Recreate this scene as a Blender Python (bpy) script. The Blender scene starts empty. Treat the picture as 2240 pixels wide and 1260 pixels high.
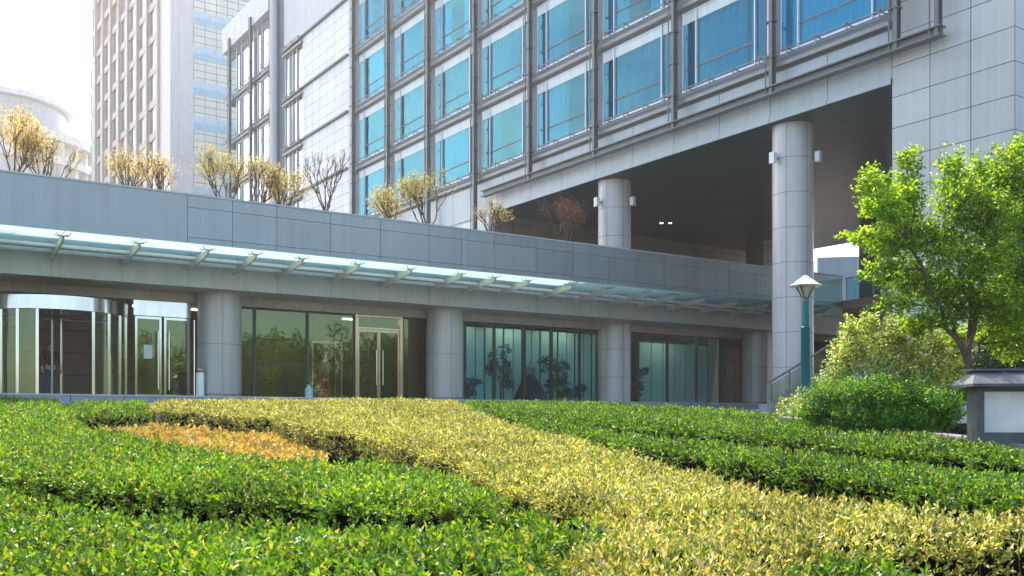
import bpy, math, random
import numpy as np
from mathutils import Vector
R = math.radians
rng = np.random.default_rng(7)
random.seed(7)
SC = bpy.context.scene
COL = SC.collection
EZ = 1.6                      # eye height; helpers below give heights relative to the eye
F = 2096.0                    # focal length in photo pixels, horizon at y = 920

# ------------------------------------------------------------------ camera
cd = bpy.data.cameras.new('camera'); cam = bpy.data.objects.new('camera', cd); COL.objects.link(cam)
cam.location = (0, 0, EZ); cam.rotation_euler = (R(90), 0, 0)
cd.sensor_width = 36; cd.lens = F/2240*36; cd.shift_y = 290/2240; cd.clip_end = 3000; cd.clip_start = .1
SC.camera = cam
# ------------------------------------------------------------------ light
SUN_EL = 54.5
SH = Vector((-.375, .927, 0)).normalized()
SV = Vector((SH.x*math.cos(R(SUN_EL)), SH.y*math.cos(R(SUN_EL)), math.sin(R(SUN_EL))))
ld = bpy.data.lights.new('sun', 'SUN'); sun = bpy.data.objects.new('sun', ld); COL.objects.link(sun)
ld.energy = 4.0; ld.angle = R(.6); ld.color = (1, .94, .84)
sun.rotation_euler = SV.to_track_quat('Z', 'Y').to_euler()
W = bpy.data.worlds.new('World'); SC.world = W; W.use_nodes = True
nt = W.node_tree; nt.nodes.clear()
wo = nt.nodes.new('ShaderNodeOutputWorld'); bg = nt.nodes.new('ShaderNodeBackground')
sky = nt.nodes.new('ShaderNodeTexSky'); sky.sky_type = 'NISHITA'; sky.sun_disc = False
sky.sun_elevation = R(SUN_EL); sky.sun_rotation = math.atan2(SH.x, SH.y); sky.air_density = 1.0; sky.dust_density = 1.6; sky.ozone_density = 1.2
# thin bright cloud: thick towards the sun side, broken elsewhere
tc = nt.nodes.new('ShaderNodeTexCoord')
no = nt.nodes.new('ShaderNodeTexNoise'); no.inputs['Scale'].default_value = 2.2; no.inputs['Detail'].default_value = 8; no.inputs['Roughness'].default_value = .6
mp = nt.nodes.new('ShaderNodeMapping'); mp.inputs['Scale'].default_value = (1, 1, 2.2)
nt.links.new(tc.outputs['Generated'], mp.inputs[0]); nt.links.new(mp.outputs[0], no.inputs['Vector'])
dp = nt.nodes.new('ShaderNodeVectorMath'); dp.operation = 'DOT_PRODUCT'; dp.inputs[1].default_value = (-.2, .97, .1)
nt.links.new(tc.outputs['Generated'], dp.inputs[0])
ma = nt.nodes.new('ShaderNodeMath'); ma.operation = 'MULTIPLY_ADD'; ma.inputs[1].default_value = .5; nt.links.new(dp.outputs['Value'], ma.inputs[0]); nt.links.new(no.outputs[0], ma.inputs[2])
mr = nt.nodes.new('ShaderNodeMapRange'); mr.inputs[1].default_value = .64; mr.inputs[2].default_value = .86; nt.links.new(ma.outputs[0], mr.inputs[0])
mx = nt.nodes.new('ShaderNodeMix'); mx.data_type = 'RGBA'; mx.inputs[7].default_value = (9.3, 9.2, 9.0, 1)
nt.links.new(mr.outputs[0], mx.inputs[0]); nt.links.new(sky.outputs[0], mx.inputs[6]); nt.links.new(mx.outputs[2], bg.inputs[0])
bg.inputs[1].default_value = .15; nt.links.new(bg.outputs[0], wo.inputs[0])
SC.view_settings.view_transform = 'Standard'; SC.view_settings.look = 'None'; SC.view_settings.gamma = 1
SC.view_settings.exposure = 1.42
SC.render.engine = 'CYCLES'
SC.cycles.use_denoising = True
try: SC.cycles.denoiser = 'OPENIMAGEDENOISE'
except Exception: pass
SC.cycles.max_bounces = 8; SC.cycles.transparent_max_bounces = 24; SC.cycles.transmission_bounces = 6
SC.cycles.sample_clamp_indirect = 6; SC.cycles.caustics_reflective = False; SC.cycles.caustics_refractive = False

# ------------------------------------------------------------------ materials
def newmat(n):
    m = bpy.data.materials.new(n); m.use_nodes = True; t = m.node_tree; t.nodes.clear()
    o = t.nodes.new('ShaderNodeOutputMaterial'); return m, t, o
def N(t, k, **kw):
    n = t.nodes.new(k)
    for a, b in kw.items(): setattr(n, a, b)
    return n
def rgb(c): return (c[0], c[1], c[2], 1)
def streaks(t, tc, sock, amt=.09):
    mp = N(t, 'ShaderNodeMapping'); mp.inputs['Scale'].default_value = (5, 5, .22); no = N(t, 'ShaderNodeTexNoise'); no.inputs['Scale'].default_value = 1; no.inputs['Detail'].default_value = 5; no.inputs['Roughness'].default_value = .65
    t.links.new(tc.outputs['Object'], mp.inputs[0]); t.links.new(mp.outputs[0], no.inputs['Vector'])
    cr = N(t, 'ShaderNodeMapRange'); cr.inputs[1].default_value = .35; cr.inputs[2].default_value = .6; cr.inputs[3].default_value = 1-amt; cr.inputs[4].default_value = 1.02; t.links.new(no.outputs[0], cr.inputs[0])
    mu = N(t, 'ShaderNodeVectorMath', operation='SCALE'); t.links.new(sock, mu.inputs[0]); t.links.new(cr.outputs[0], mu.inputs['Scale']); return mu.outputs[0]
def pm(n, c, rough=.6, metal=0, var=.12, scale=1.5, bump=.0, spec=.5, island=0):
    m, t, o = newmat(n)
    p = N(t, 'ShaderNodeBsdfPrincipled'); p.inputs['Roughness'].default_value = rough; p.inputs['Metallic'].default_value = metal
    p.inputs['Specular IOR Level'].default_value = spec
    tc = N(t, 'ShaderNodeTexCoord'); no = N(t, 'ShaderNodeTexNoise'); no.inputs['Scale'].default_value = scale; no.inputs['Detail'].default_value = 6
    t.links.new(tc.outputs['Object'], no.inputs['Vector'])
    cr = N(t, 'ShaderNodeMapRange'); cr.inputs[1].default_value = .3; cr.inputs[2].default_value = .7; cr.inputs[3].default_value = 1-var; cr.inputs[4].default_value = 1+var
    t.links.new(no.outputs[0], cr.inputs[0])
    mu = N(t, 'ShaderNodeVectorMath', operation='SCALE'); mu.inputs[0].default_value = c; t.links.new(cr.outputs[0], mu.inputs['Scale'])
    out = streaks(t, tc, mu.outputs[0])
    if island:
        ge = N(t, 'ShaderNodeNewGeometry'); ir = N(t, 'ShaderNodeMapRange'); ir.inputs[3].default_value = 1-island; ir.inputs[4].default_value = 1+island; t.links.new(ge.outputs['Random Per Island'], ir.inputs[0])
        m3 = N(t, 'ShaderNodeVectorMath', operation='SCALE'); t.links.new(out, m3.inputs[0]); t.links.new(ir.outputs[0], m3.inputs['Scale']); out = m3.outputs[0]
    t.links.new(out, p.inputs['Base Color'])
    if bump:
        b = N(t, 'ShaderNodeBump'); b.inputs['Strength'].default_value = bump; b.inputs['Distance'].default_value = .02
        n2 = N(t, 'ShaderNodeTexNoise'); n2.inputs['Scale'].default_value = scale*12; t.links.new(tc.outputs['Object'], n2.inputs['Vector'])
        t.links.new(n2.outputs[0], b.inputs['Height']); t.links.new(b.outputs[0], p.inputs['Normal'])
    t.links.new(p.outputs[0], o.inputs[0]); return m
def panels(n, c, axis, w, h, ox=0, oz=0, mortar=(.05, .06, .06), ms=.012, rough=.4, var=.06, stag=0, c2=None, spec=.5):
    """cladding panels; axis = which object axis runs along the wall ('X' or 'Y' or 'F' for floor/soffit)"""
    m, t, o = newmat(n)
    p = N(t, 'ShaderNodeBsdfPrincipled'); p.inputs['Roughness'].default_value = rough; p.inputs['Specular IOR Level'].default_value = spec
    tc = N(t, 'ShaderNodeTexCoord'); sx = N(t, 'ShaderNodeSeparateXYZ'); cx = N(t, 'ShaderNodeCombineXYZ')
    t.links.new(tc.outputs['Object'], sx.inputs[0])
    def off(sock, v):
        a = N(t, 'ShaderNodeMath', operation='SUBTRACT'); a.inputs[1].default_value = v - 100*(w if sock == 'a' else h); return a
    a = off('a', ox); b = off('b', oz)
    if axis == 'XY':   # any vertical face: sum of x and y
        s = N(t, 'ShaderNodeMath', operation='ADD'); t.links.new(sx.outputs[0], s.inputs[0]); t.links.new(sx.outputs[1], s.inputs[1]); t.links.new(s.outputs[0], a.inputs[0]); t.links.new(sx.outputs[2], b.inputs[0])
    else:
        t.links.new(sx.outputs[{'X': 0, 'Y': 1, 'F': 0}[axis]], a.inputs[0]); t.links.new(sx.outputs[{'X': 2, 'Y': 2, 'F': 1}[axis]], b.inputs[0])
    t.links.new(a.outputs[0], cx.inputs[0]); t.links.new(b.outputs[0], cx.inputs[1])
    br = N(t, 'ShaderNodeTexBrick'); br.offset = stag; br.squash = 1
    br.inputs['Scale'].default_value = 1; br.inputs['Brick Width'].default_value = w; br.inputs['Row Height'].default_value = h
    br.inputs['Mortar Size'].default_value = ms; br.inputs['Mortar Smooth'].default_value = 0
    c2 = c2 or c
    br.inputs['Color1'].default_value = rgb([v*(1-var) for v in c]); br.inputs['Color2'].default_value = rgb([v*(1+var) for v in c2]); br.inputs['Mortar'].default_value = rgb(mortar)
    t.links.new(cx.outputs[0], br.inputs['Vector'])
    no = N(t, 'ShaderNodeTexNoise'); no.inputs['Scale'].default_value = .5; no.inputs['Detail'].default_value = 8; t.links.new(tc.outputs['Object'], no.inputs['Vector'])
    cr = N(t, 'ShaderNodeMapRange'); cr.inputs[1].default_value = .3; cr.inputs[2].default_value = .7; cr.inputs[3].default_value = .92; cr.inputs[4].default_value = 1.06; t.links.new(no.outputs[0], cr.inputs[0])
    mu = N(t, 'ShaderNodeVectorMath', operation='SCALE'); t.links.new(br.outputs[0], mu.inputs[0]); t.links.new(cr.outputs[0], mu.inputs['Scale'])
    t.links.new(streaks(t, tc, mu.outputs[0]), p.inputs['Base Color'])
    bu = N(t, 'ShaderNodeBump', invert=True); bu.inputs['Strength'].default_value = .5; bu.inputs['Distance'].default_value = .01; t.links.new(br.outputs['Fac'], bu.inputs['Height']); t.links.new(bu.outputs[0], p.inputs['Normal'])
    t.links.new(p.outputs[0], o.inputs[0]); return m
def glass(n, tint, refl=(1, 1, 1), ior=1.9, rough=.0, wob=.0, base=0.0):
    m, t, o = newmat(n)
    tr = N(t, 'ShaderNodeBsdfTransparent'); tr.inputs[0].default_value = rgb(tint)
    gl = N(t, 'ShaderNodeBsdfGlossy'); gl.inputs[0].default_value = rgb(refl); gl.inputs['Roughness'].default_value = rough
    fr = N(t, 'ShaderNodeFresnel'); fr.inputs['IOR'].default_value = ior
    ad = N(t, 'ShaderNodeMath', operation='ADD', use_clamp=True); ad.inputs[1].default_value = base; t.links.new(fr.outputs[0], ad.inputs[0])
    if wob:
        tc = N(t, 'ShaderNodeTexCoord'); no = N(t, 'ShaderNodeTexNoise'); no.inputs['Scale'].default_value = .9; t.links.new(tc.outputs['Object'], no.inputs['Vector'])
        b = N(t, 'ShaderNodeBump'); b.inputs['Strength'].default_value = wob; b.inputs['Distance'].default_value = .05; t.links.new(no.outputs[0], b.inputs['Height'])
        t.links.new(b.outputs[0], gl.inputs['Normal'])
    ge = N(t, 'ShaderNodeNewGeometry'); iv = N(t, 'ShaderNodeMath', operation='SUBTRACT'); iv.inputs[0].default_value = 1; t.links.new(ge.outputs['Backfacing'], iv.inputs[1])
    ff = N(t, 'ShaderNodeMath', operation='MULTIPLY'); t.links.new(ad.outputs[0], ff.inputs[0]); t.links.new(iv.outputs[0], ff.inputs[1])   # reflect on the outer face only
    mx = N(t, 'ShaderNodeMixShader'); t.links.new(ff.outputs[0], mx.inputs[0]); t.links.new(tr.outputs[0], mx.inputs[1]); t.links.new(gl.outputs[0], mx.inputs[2])
    t.links.new(mx.outputs[0], o.inputs[0]); return m
def leafmat(n, cols, trans=.45, rough=.4, boost=1.5):
    """cols: list of (position, colour); each leaf picks its own colour"""
    m, t, o = newmat(n)
    ge = N(t, 'ShaderNodeNewGeometry'); cr = N(t, 'ShaderNodeValToRGB'); cr.color_ramp.interpolation = 'LINEAR'
    e = cr.color_ramp.elements
    while len(e) < len(cols): e.new(.5)
    for i, (p_, c) in enumerate(cols): e[i].position = p_; e[i].color = rgb(c)
    t.links.new(ge.outputs['Random Per Island'], cr.inputs[0])
    tc = N(t, 'ShaderNodeTexCoord'); no = N(t, 'ShaderNodeTexNoise'); no.inputs['Scale'].default_value = 1.3; no.inputs['Detail'].default_value = 4; t.links.new(tc.outputs['Object'], no.inputs['Vector'])
    mr = N(t, 'ShaderNodeMapRange'); mr.inputs[1].default_value = .35; mr.inputs[2].default_value = .65; mr.inputs[3].default_value = .72; mr.inputs[4].default_value = 1.18; t.links.new(no.outputs[0], mr.inputs[0])
    lc = N(t, 'ShaderNodeVectorMath', operation='SCALE'); t.links.new(cr.outputs[0], lc.inputs[0]); t.links.new(mr.outputs[0], lc.inputs['Scale'])
    p = N(t, 'ShaderNodeBsdfPrincipled'); p.inputs['Roughness'].default_value = rough; p.inputs['Specular IOR Level'].default_value = .6
    t.links.new(lc.outputs[0], p.inputs['Base Color'])
    tl = N(t, 'ShaderNodeBsdfTranslucent'); sc = N(t, 'ShaderNodeVectorMath', operation='MULTIPLY'); sc.inputs[1].default_value = (boost*1.1, boost, boost*.45)
    t.links.new(lc.outputs[0], sc.inputs[0]); t.links.new(sc.outputs[0], tl.inputs[0])
    mx = N(t, 'ShaderNodeMixShader'); mx.inputs[0].default_value = trans; t.links.new(p.outputs[0], mx.inputs[1]); t.links.new(tl.outputs[0], mx.inputs[2])
    t.links.new(mx.outputs[0], o.inputs[0]); return m
M = {}
M['stone'] = panels('grey_stone', (.52, .53, .52), 'XY', 1.247, .937, 0, -.49, rough=.5)
M['stone_pale'] = panels('pale_stone', (.78, .77, .76), 'Y', 1.2, .72, 0, .1, mortar=(.3, .32, .36), ms=.018, rough=.45)
M['stone_plain'] = pm('plain_grey_panel', (.58, .58, .59), .5, var=.05)
M['brown_stone'] = panels('brown_stone', (.2, .17, .15), 'XY', 1.6, .9, rough=.5)
M['fascia'] = panels('fascia_metal', (.46, .51, .53), 'Y', 2.345, 9, 3.74, -4, rough=.32, var=.03)
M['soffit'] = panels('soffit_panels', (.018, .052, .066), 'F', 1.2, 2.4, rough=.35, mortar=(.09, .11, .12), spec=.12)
M['steel'] = pm('grey_painted_steel', (.15, .155, .155), .45, .3)
M['steel_l'] = pm('light_steel', (.24, .23, .23), .35, .5)
M['ledge'] = pm('ledge_metal', (.30, .29, .29), .4, .2)
M['pier'] = pm('pier_metal', (.15, .19, .22), .6, 0, var=.05, spec=.25)
M['white_m'] = pm('white_painted_metal', (.75, .76, .82), .35, .1, var=.03)
M['blind'] = pm('pale_blind', (.72, .8, .8), .5, var=.03)
M['curtain'] = pm('curtain_cloth', (.8, .88, .9), .9, var=.1, scale=3)
_t = M['curtain'].node_tree; _p = next(n for n in _t.nodes if n.type == 'BSDF_PRINCIPLED'); _l = _p.inputs['Base Color'].links[0].from_socket
_oi = N(_t, 'ShaderNodeObjectInfo'); _m = N(_t, 'ShaderNodeMapRange'); _m.inputs[3].default_value = .35; _m.inputs[4].default_value = 1.05; _t.links.new(_oi.outputs['Random'], _m.inputs[0])
_v = N(_t, 'ShaderNodeVectorMath', operation='SCALE'); _t.links.new(_l, _v.inputs[0]); _t.links.new(_m.outputs[0], _v.inputs['Scale']); _t.links.new(_v.outputs[0], _p.inputs['Base Color'])
M['room'] = pm('room_wall', (.12, .17, .2), .8)
M['pane'] = glass('hotel_glass', (.18, .72, .84), (.26, .78, .96), ior=1.75, wob=.08, base=.05)
M['pane_pale'] = glass('pale_glass', (.5, .65, .75), (.95, .98, 1), ior=2.8, wob=.02, base=.45)
M['shop_pane'] = glass('shop_glass', (.8, .83, .76), (.6, .74, .42), ior=1.8, wob=.02, base=.06)
M['teal_pane'] = glass('teal_glass', (.6, .86, .86), (.8, 1, 1), ior=1.5, wob=.01)
M['canopy_glass'] = None
M['parapet'] = panels('parapet_metal', (.3, .36, .4), 'X', 900, .93, 2, 5.70, rough=.34, var=.0)
M['podium_fascia'] = pm('podium_fascia_stone', (.39, .38, .34), .45, var=.06, scale=.8, island=.07)
M['podium_soffit'] = pm('podium_soffit_panel', (.42, .32, .24), .4, var=.05)
M['beige'] = pm('beige_header', (.55, .48, .42), .5)
M['column'] = pm('column_cladding', (.44, .405, .385), .4, .15, var=.05, scale=.7)
M['column_a'] = pm('pale_column_cladding', (.58, .54, .52), .4, .1, var=.05, scale=.7)
M['seam'] = pm('seam_gasket', (.16, .16, .16), .7)
M['chrome'] = pm('chrome', (.55, .54, .52), .12, 1, var=.05)
M['gold'] = pm('brass_frame', (.62, .46, .3), .25, 1)
M['dark'] = pm('dark_metal', (.03, .035, .035), .4)
M['brown_wall'] = panels('lobby_wood', (.19, .11, .07), 'X', 1.2, .8, mortar=(.04, .02, .015), rough=.4)
M['lobby_floor'] = pm('lobby_floor', (.2, .17, .14), .25)
M['white_panel'] = pm('white_display_panel', (.86, .88, .86), .5, var=.04)
M['white'] = pm('white_paint', (.78, .78, .77), .4, var=.03)
M['paper'] = pm('paper', (.75, .8, .8), .7, var=.02)
M['step'] = panels('step_granite', (.34, .36, .42), 'X', 1.4, 5, rough=.4)
M['paving'] = panels('plaza_paving', (.3, .3, .3), 'F', .8, .8, rough=.7, mortar=(.12, .12, .12))
M['soil'] = pm('soil', (.025, .018, .01), 1, var=.4, scale=4, bump=.6, spec=0)
M['kerb'] = pm('kerb_granite', (.3, .27, .26), .7, var=.15, scale=3, bump=.2)
M['slate'] = pm('slate_tile', (.09, .1, .11), .5, var=.3, scale=5, bump=.3)
M['render'] = pm('white_wall_render', (.88, .86, .83), .8, var=.12, scale=2, bump=.2)
M['teal'] = pm('teal_paint', (.006, .15, .18), .35, .1, var=.08)
M['lamp_glass'] = pm('lamp_diffuser', (.6, .55, .48), .4, var=.03)
M['bark'] = pm('bark', (.13, .09, .06), .9, var=.3, scale=10, bump=.6)
M['core'] = pm('hedge_core_shade', (.012, .014, .005), 1, var=.5, scale=14, bump=.8, spec=0)  # near-black so the gaps between hedge leaves look shaded
M['twig'] = pm('twig', (.1, .06, .035), .9, var=.3, scale=10)
M['skin'] = pm('skin', (.5, .3, .22), .6, var=.03)
M['hair'] = pm('hair', (.015, .012, .01), .5)
M['shirt'] = pm('maroon_cloth', (.09, .02, .015), .9)
M['jeans'] = pm('denim_cloth', (.06, .09, .15), .9)
M['red'] = pm('red_satin', (.55, .03, .03), .5)
M['pink'] = pm('pink_tulle', (.62, .35, .3), .6)
M['navy'] = pm('navy_cloth', (.008, .02, .05), .7)
M['blue_clad'] = panels('blue_cladding', (.16, .25, .33), 'X', 1.5, 3.3, rough=.35)
M['cream'] = panels('cream_cladding', (.86, .79, .66), 'X', 1.17, .72, mortar=(.3, .27, .24), ms=.03, rough=.45, var=.05)
M['beige_clad'] = pm('beige_cladding', (.8, .72, .66), .5, var=.05)
M['taupe_clad'] = pm('taupe_cladding', (.66, .5, .42), .5, var=.05)
M['far_white'] = pm('far_white_cladding', (.66, .66, .67), .5)
M['g1'] = leafmat('hedge_leaf_green', [(0, (.03, .10, .01)), (.35, (.09, .21, .012)), (.75, (.18, .33, .016)), (.93, (.34, .42, .04)), (1, (.45, .3, .07))], .36, .5, 1.6)
M['g2'] = leafmat('hedge_leaf_deep_green', [(0, (.025, .08, .01)), (.4, (.07, .18, .012)), (.85, (.17, .3, .016)), (1, (.34, .36, .05))], .36, .5, 1.6)
M['y1'] = leafmat('hedge_leaf_yellow', [(0, (.08, .14, .02)), (.3, (.28, .34, .05)), (.7, (.5, .48, .15)), (.93, (.76, .71, .4)), (1, (.6, .3, .1))], .4, .4, 1.25)
M['o1'] = leafmat('bedding_leaf_orange', [(0, (.2, .26, .05)), (.4, (.5, .36, .1)), (.85, (.66, .46, .16)), (1, (.55, .2, .05))], .35, .5, 1.2)
M['tree_leaf'] = leafmat('maple_leaf', [(0, (.04, .12, .008)), (.4, (.13, .27, .01)), (.8, (.28, .41, .018)), (1, (.48, .52, .04))], .52, .42, 1.9)
M['box_leaf'] = leafmat('boxwood_leaf', [(0, (.03, .11, .008)), (.5, (.1, .26, .01)), (1, (.24, .42, .03))], .45, .38, 1.7)
M['varieg_leaf'] = leafmat('variegated_leaf', [(0, (.05, .15, .02)), (.35, (.2, .36, .05)), (.7, (.5, .58, .18)), (.92, (.78, .76, .45)), (1, (.5, .16, .08))], .42, .4, 1.5)
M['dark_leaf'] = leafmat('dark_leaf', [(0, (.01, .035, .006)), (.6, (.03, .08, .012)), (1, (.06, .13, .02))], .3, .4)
M['gold_leaf'] = leafmat('golden_leaf', [(0, (.3, .25, .09)), (.6, (.5, .42, .2)), (1, (.66, .58, .36))], .5, .5, 1.2)
M['orange_leaf'] = leafmat('orange_leaf', [(0, (.42, .3, .14)), (.6, (.62, .48, .28)), (1, (.7, .63, .42))], .5, .5, 1.2)
M['olive_leaf'] = leafmat('olive_leaf', [(0, (.24, .22, .06)), (.6, (.42, .39, .13)), (1, (.6, .52, .22))], .5, .5, 1.2)
M['red_leaf'] = leafmat('red_brown_leaf', [(0, (.16, .05, .035)), (.6, (.34, .13, .08)), (1, (.5, .3, .18))], .4, .5, 1.2)
M['blue_leaf'] = leafmat('blue_green_leaf', [(0, (.01, .07, .1)), (1, (.04, .16, .2))], .2, .5)
M['asphalt'] = pm('ground_cover', (.12, .12, .11), .9, var=.2)
m, t, o = newmat('frosted_canopy_glass')
tl = N(t, 'ShaderNodeBsdfTranslucent'); tl.inputs[0].default_value = (.78, .96, .91, 1)
tr = N(t, 'ShaderNodeBsdfTransparent'); tr.inputs[0].default_value = (.68, .92, .86, 1)
gl = N(t, 'ShaderNodeBsdfGlossy'); gl.inputs['Roughness'].default_value = .08
m1 = N(t, 'ShaderNodeMixShader'); m1.inputs[0].default_value = .3; t.links.new(tl.outputs[0], m1.inputs[1]); t.links.new(tr.outputs[0], m1.inputs[2])
fr = N(t, 'ShaderNodeLayerWeight'); fr.inputs[0].default_value = .12
m2 = N(t, 'ShaderNodeMixShader'); t.links.new(fr.outputs['Fresnel'], m2.inputs[0]); t.links.new(m1.outputs[0], m2.inputs[1]); t.links.new(gl.outputs[0], m2.inputs[2])
t.links.new(m2.outputs[0], o.inputs[0]); M['canopy_glass'] = m

# ------------------------------------------------------------------ mesh helpers
class MB:
    def __init__(s): s.v = []; s.f = []
    def box(s, x0, x1, y0, y1, z0, z1):
        b = len(s.v)
        s.v += [(x, y, z) for z in (z0, z1) for y in (y0, y1) for x in (x0, x1)]
        s.f += [tuple(b+i for i in q) for q in ((0, 2, 3, 1), (4, 5, 7, 6), (0, 1, 5, 4), (2, 6, 7, 3), (0, 4, 6, 2), (1, 3, 7, 5))]
        return s
    def prism(s, poly, z0, z1):
        b = len(s.v); n = len(poly)
        s.v += [(p[0], p[1], z0) for p in poly] + [(p[0], p[1], z1) for p in poly]
        s.f += [tuple(b+i for i in range(n))[::-1], tuple(b+n+i for i in range(n))]
        s.f += [(b+i, b+(i+1) % n, b+n+(i+1) % n, b+n+i) for i in range(n)]; return s
    def prism_axis(s, poly, a0, a1, axis='x'):
        """poly given in the two other axes, extruded along axis"""
        b = len(s.v); n = len(poly)
        for a in (a0, a1):
            for p in poly: s.v.append({'x': (a, p[0], p[1]), 'y': (p[0], a, p[1])}[axis])
        s.f += [tuple(b+i for i in range(n))[::-1], tuple(b+n+i for i in range(n))]
        s.f += [(b+i, b+(i+1) % n, b+n+(i+1) % n, b+n+i) for i in range(n)]; return s
    def lathe(s, c, prof, n=32, a0=0, a1=2*math.pi, cap=True):
        b = len(s.v); full = abs(a1-a0-2*math.pi) < 1e-6; m = n if full else n+1
        for r, z in prof:
            for i in range(m):
                a = a0+(a1-a0)*i/n; s.v.append((c[0]+r*math.cos(a), c[1]+r*math.sin(a), c[2]+z))
        for j in range(len(prof)-1):
            for i in range(n):
                i2 = (i+1) % m if full else i+1
                s.f.append((b+j*m+i, b+j*m+i2, b+(j+1)*m+i2, b+(j+1)*m+i))
        if cap and full:
            s.f.append(tuple(b+i for i in range(m))[::-1]); s.f.append(tuple(b+(len(prof)-1)*m+i for i in range(m)))
        return s
    def tube(s, pts, rad, n=6):
        pts = [Vector(p) for p in pts]
        if not hasattr(rad, '__len__'): rad = [rad]*len(pts)
        b = len(s.v)
        for i, p in enumerate(pts):
            d = (pts[min(i+1, len(pts)-1)]-pts[max(i-1, 0)]).normalized()
            u = d.cross(Vector((0, 0, 1))) if abs(d.z) < .9 else d.cross(Vector((1, 0, 0)))
            u.normalize(); w = d.cross(u)
            for k in range(n):
                a = 2*math.pi*k/n; q = p+(u*math.cos(a)+w*math.sin(a))*rad[i]; s.v.append(tuple(q))
        for i in range(len(pts)-1):
            for k in range(n):
                s.f.append((b+i*n+k, b+i*n+(k+1) % n, b+(i+1)*n+(k+1) % n, b+(i+1)*n+k))
        s.f.append(tuple(b+k for k in range(n))[::-1]); s.f.append(tuple(b+(len(pts)-1)*n+k for k in range(n)))
        return s
    def build(s, name, mat, parent=None, smooth=False, **tags):
        me = bpy.data.meshes.new(name); me.from_pydata(s.v, [], s.f)
        import bmesh
        bm = bmesh.new(); bm.from_mesh(me); bmesh.ops.recalc_face_normals(bm, faces=bm.faces)
        if smooth:
            for e in bm.edges:
                if len(e.link_faces) == 2 and e.calc_face_angle(0) > R(35): e.smooth = False
            for f in bm.faces: f.smooth = True
        bm.to_mesh(me); bm.free()
        return finish(name, me, mat, parent, **tags)
def finish(name, me, mat, parent=None, label=None, cat=None, group=None, kind=None):
    if mat is not None: me.materials.append(mat)
    o = bpy.data.objects.new(name, me); COL.objects.link(o)
    if parent is not None: o.parent = parent
    return tag(o, label, cat, group, kind)
def tag(o, label=None, cat=None, group=None, kind=None):
    if label: o['label'] = label
    if cat: o['category'] = cat
    if group: o['group'] = group
    if kind: o['kind'] = kind
    return o
def empty(name, loc=(0, 0, 0), rz=0, **tags):
    o = bpy.data.objects.new(name, None); COL.objects.link(o); o.location = loc; o.rotation_euler = (0, 0, rz)
    return tag(o, **tags)
KIDS = {}
def copy_tree(o, parent=None):
    c = o.copy(); COL.objects.link(c)
    if parent is not None: c.parent = parent
    kids = [k for k in list(SC.objects) if k.parent == o] if o.name not in KIDS else KIDS[o.name]
    for ch in kids: copy_tree(ch, c)
    return c
def raw_mesh(name, V, Fc, k, mat, parent=None, **tags):
    """V (n,3) float array, Fc (m,k) int array"""
    me = bpy.data.meshes.new(name); n = len(V); m_ = len(Fc)
    me.vertices.add(n); me.vertices.foreach_set('co', V.astype(np.float32).ravel())
    me.loops.add(m_*k); me.loops.foreach_set('vertex_index', Fc.astype(np.int32).ravel())
    me.polygons.add(m_); me.polygons.foreach_set('loop_start', np.arange(0, m_*k, k, dtype=np.int32))
    me.update(calc_edges=True); me.validate()
    return finish(name, me, mat, parent, **tags)
def nrm(a): return a/np.maximum(np.linalg.norm(a, axis=1, keepdims=True), 1e-9)
def leaves(P, D, L, wid=.42, fold=.22, droop=.15):
    """P base, D direction, L length -> verts/faces for leaf-shaped folded quads"""
    n = len(P); r = rng.normal(size=(n, 3)); Wd = nrm(np.cross(D, r)); Nn = np.cross(D, Wd)
    L = L[:, None]
    mid = P+D*L*.48; w = Wd*L*wid*.5
    tip = P+D*L-Nn*L*droop
    V = np.stack([P, mid+w+Nn*L*fold*.5, tip, mid-w+Nn*L*fold*.5], 1).reshape(-1, 3)
    b = np.arange(n)[:, None]*4
    Fc = np.concatenate([b+np.array([[0, 1, 2]]), b+np.array([[0, 2, 3]])], 0)
    return V, Fc
def px(x, y, Y): return ((x-1120)/F*Y, Y, (920-y)/F*Y+EZ)      # photo pixel + distance -> world point

# ------------------------------------------------------------------ ground
def ground_z(Y): return max(-1.60, min(-.08, -1.34+.052*(Y-3.7)))      # relative to the eye
ys = [-300, -20, 3, 6, 9, 12, 15, 18, 21, 23, 26, 60, 900]
g = MB()
for j, y in enumerate(ys):
    for x in (-900, -40, 5.4, 40, 900): g.v.append((x, y, ground_z(y)+EZ-.0))
for j in range(len(ys)-1):
    for i in range(4):
        b = j*5+i; g.f.append((b, b+1, b+6, b+5))
g.build('ground', M['asphalt'], kind='structure')
# soil under the beds, laid just above the ground sheet
s_ = MB(); sy = [2, 4, 6, 9, 12, 15, 18, 21, 22.9]
for y in sy:
    for x in (-24, 0, 5.0 if y > 8 else 7.5): s_.v.append((x, y, ground_z(y)+EZ+.02))
for j in range(len(sy)-1):
    for i in range(2):
        b = j*3+i; s_.f.append((b, b+1, b+4, b+3))
s_.build('garden_soil', M['soil'], kind='structure')
pv = MB().box(-40, 60, 23.0, 60, ground_z(30)+EZ+.004, ground_z(30)+EZ+.03).build('plaza_paving', M['paving'], kind='structure')

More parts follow.
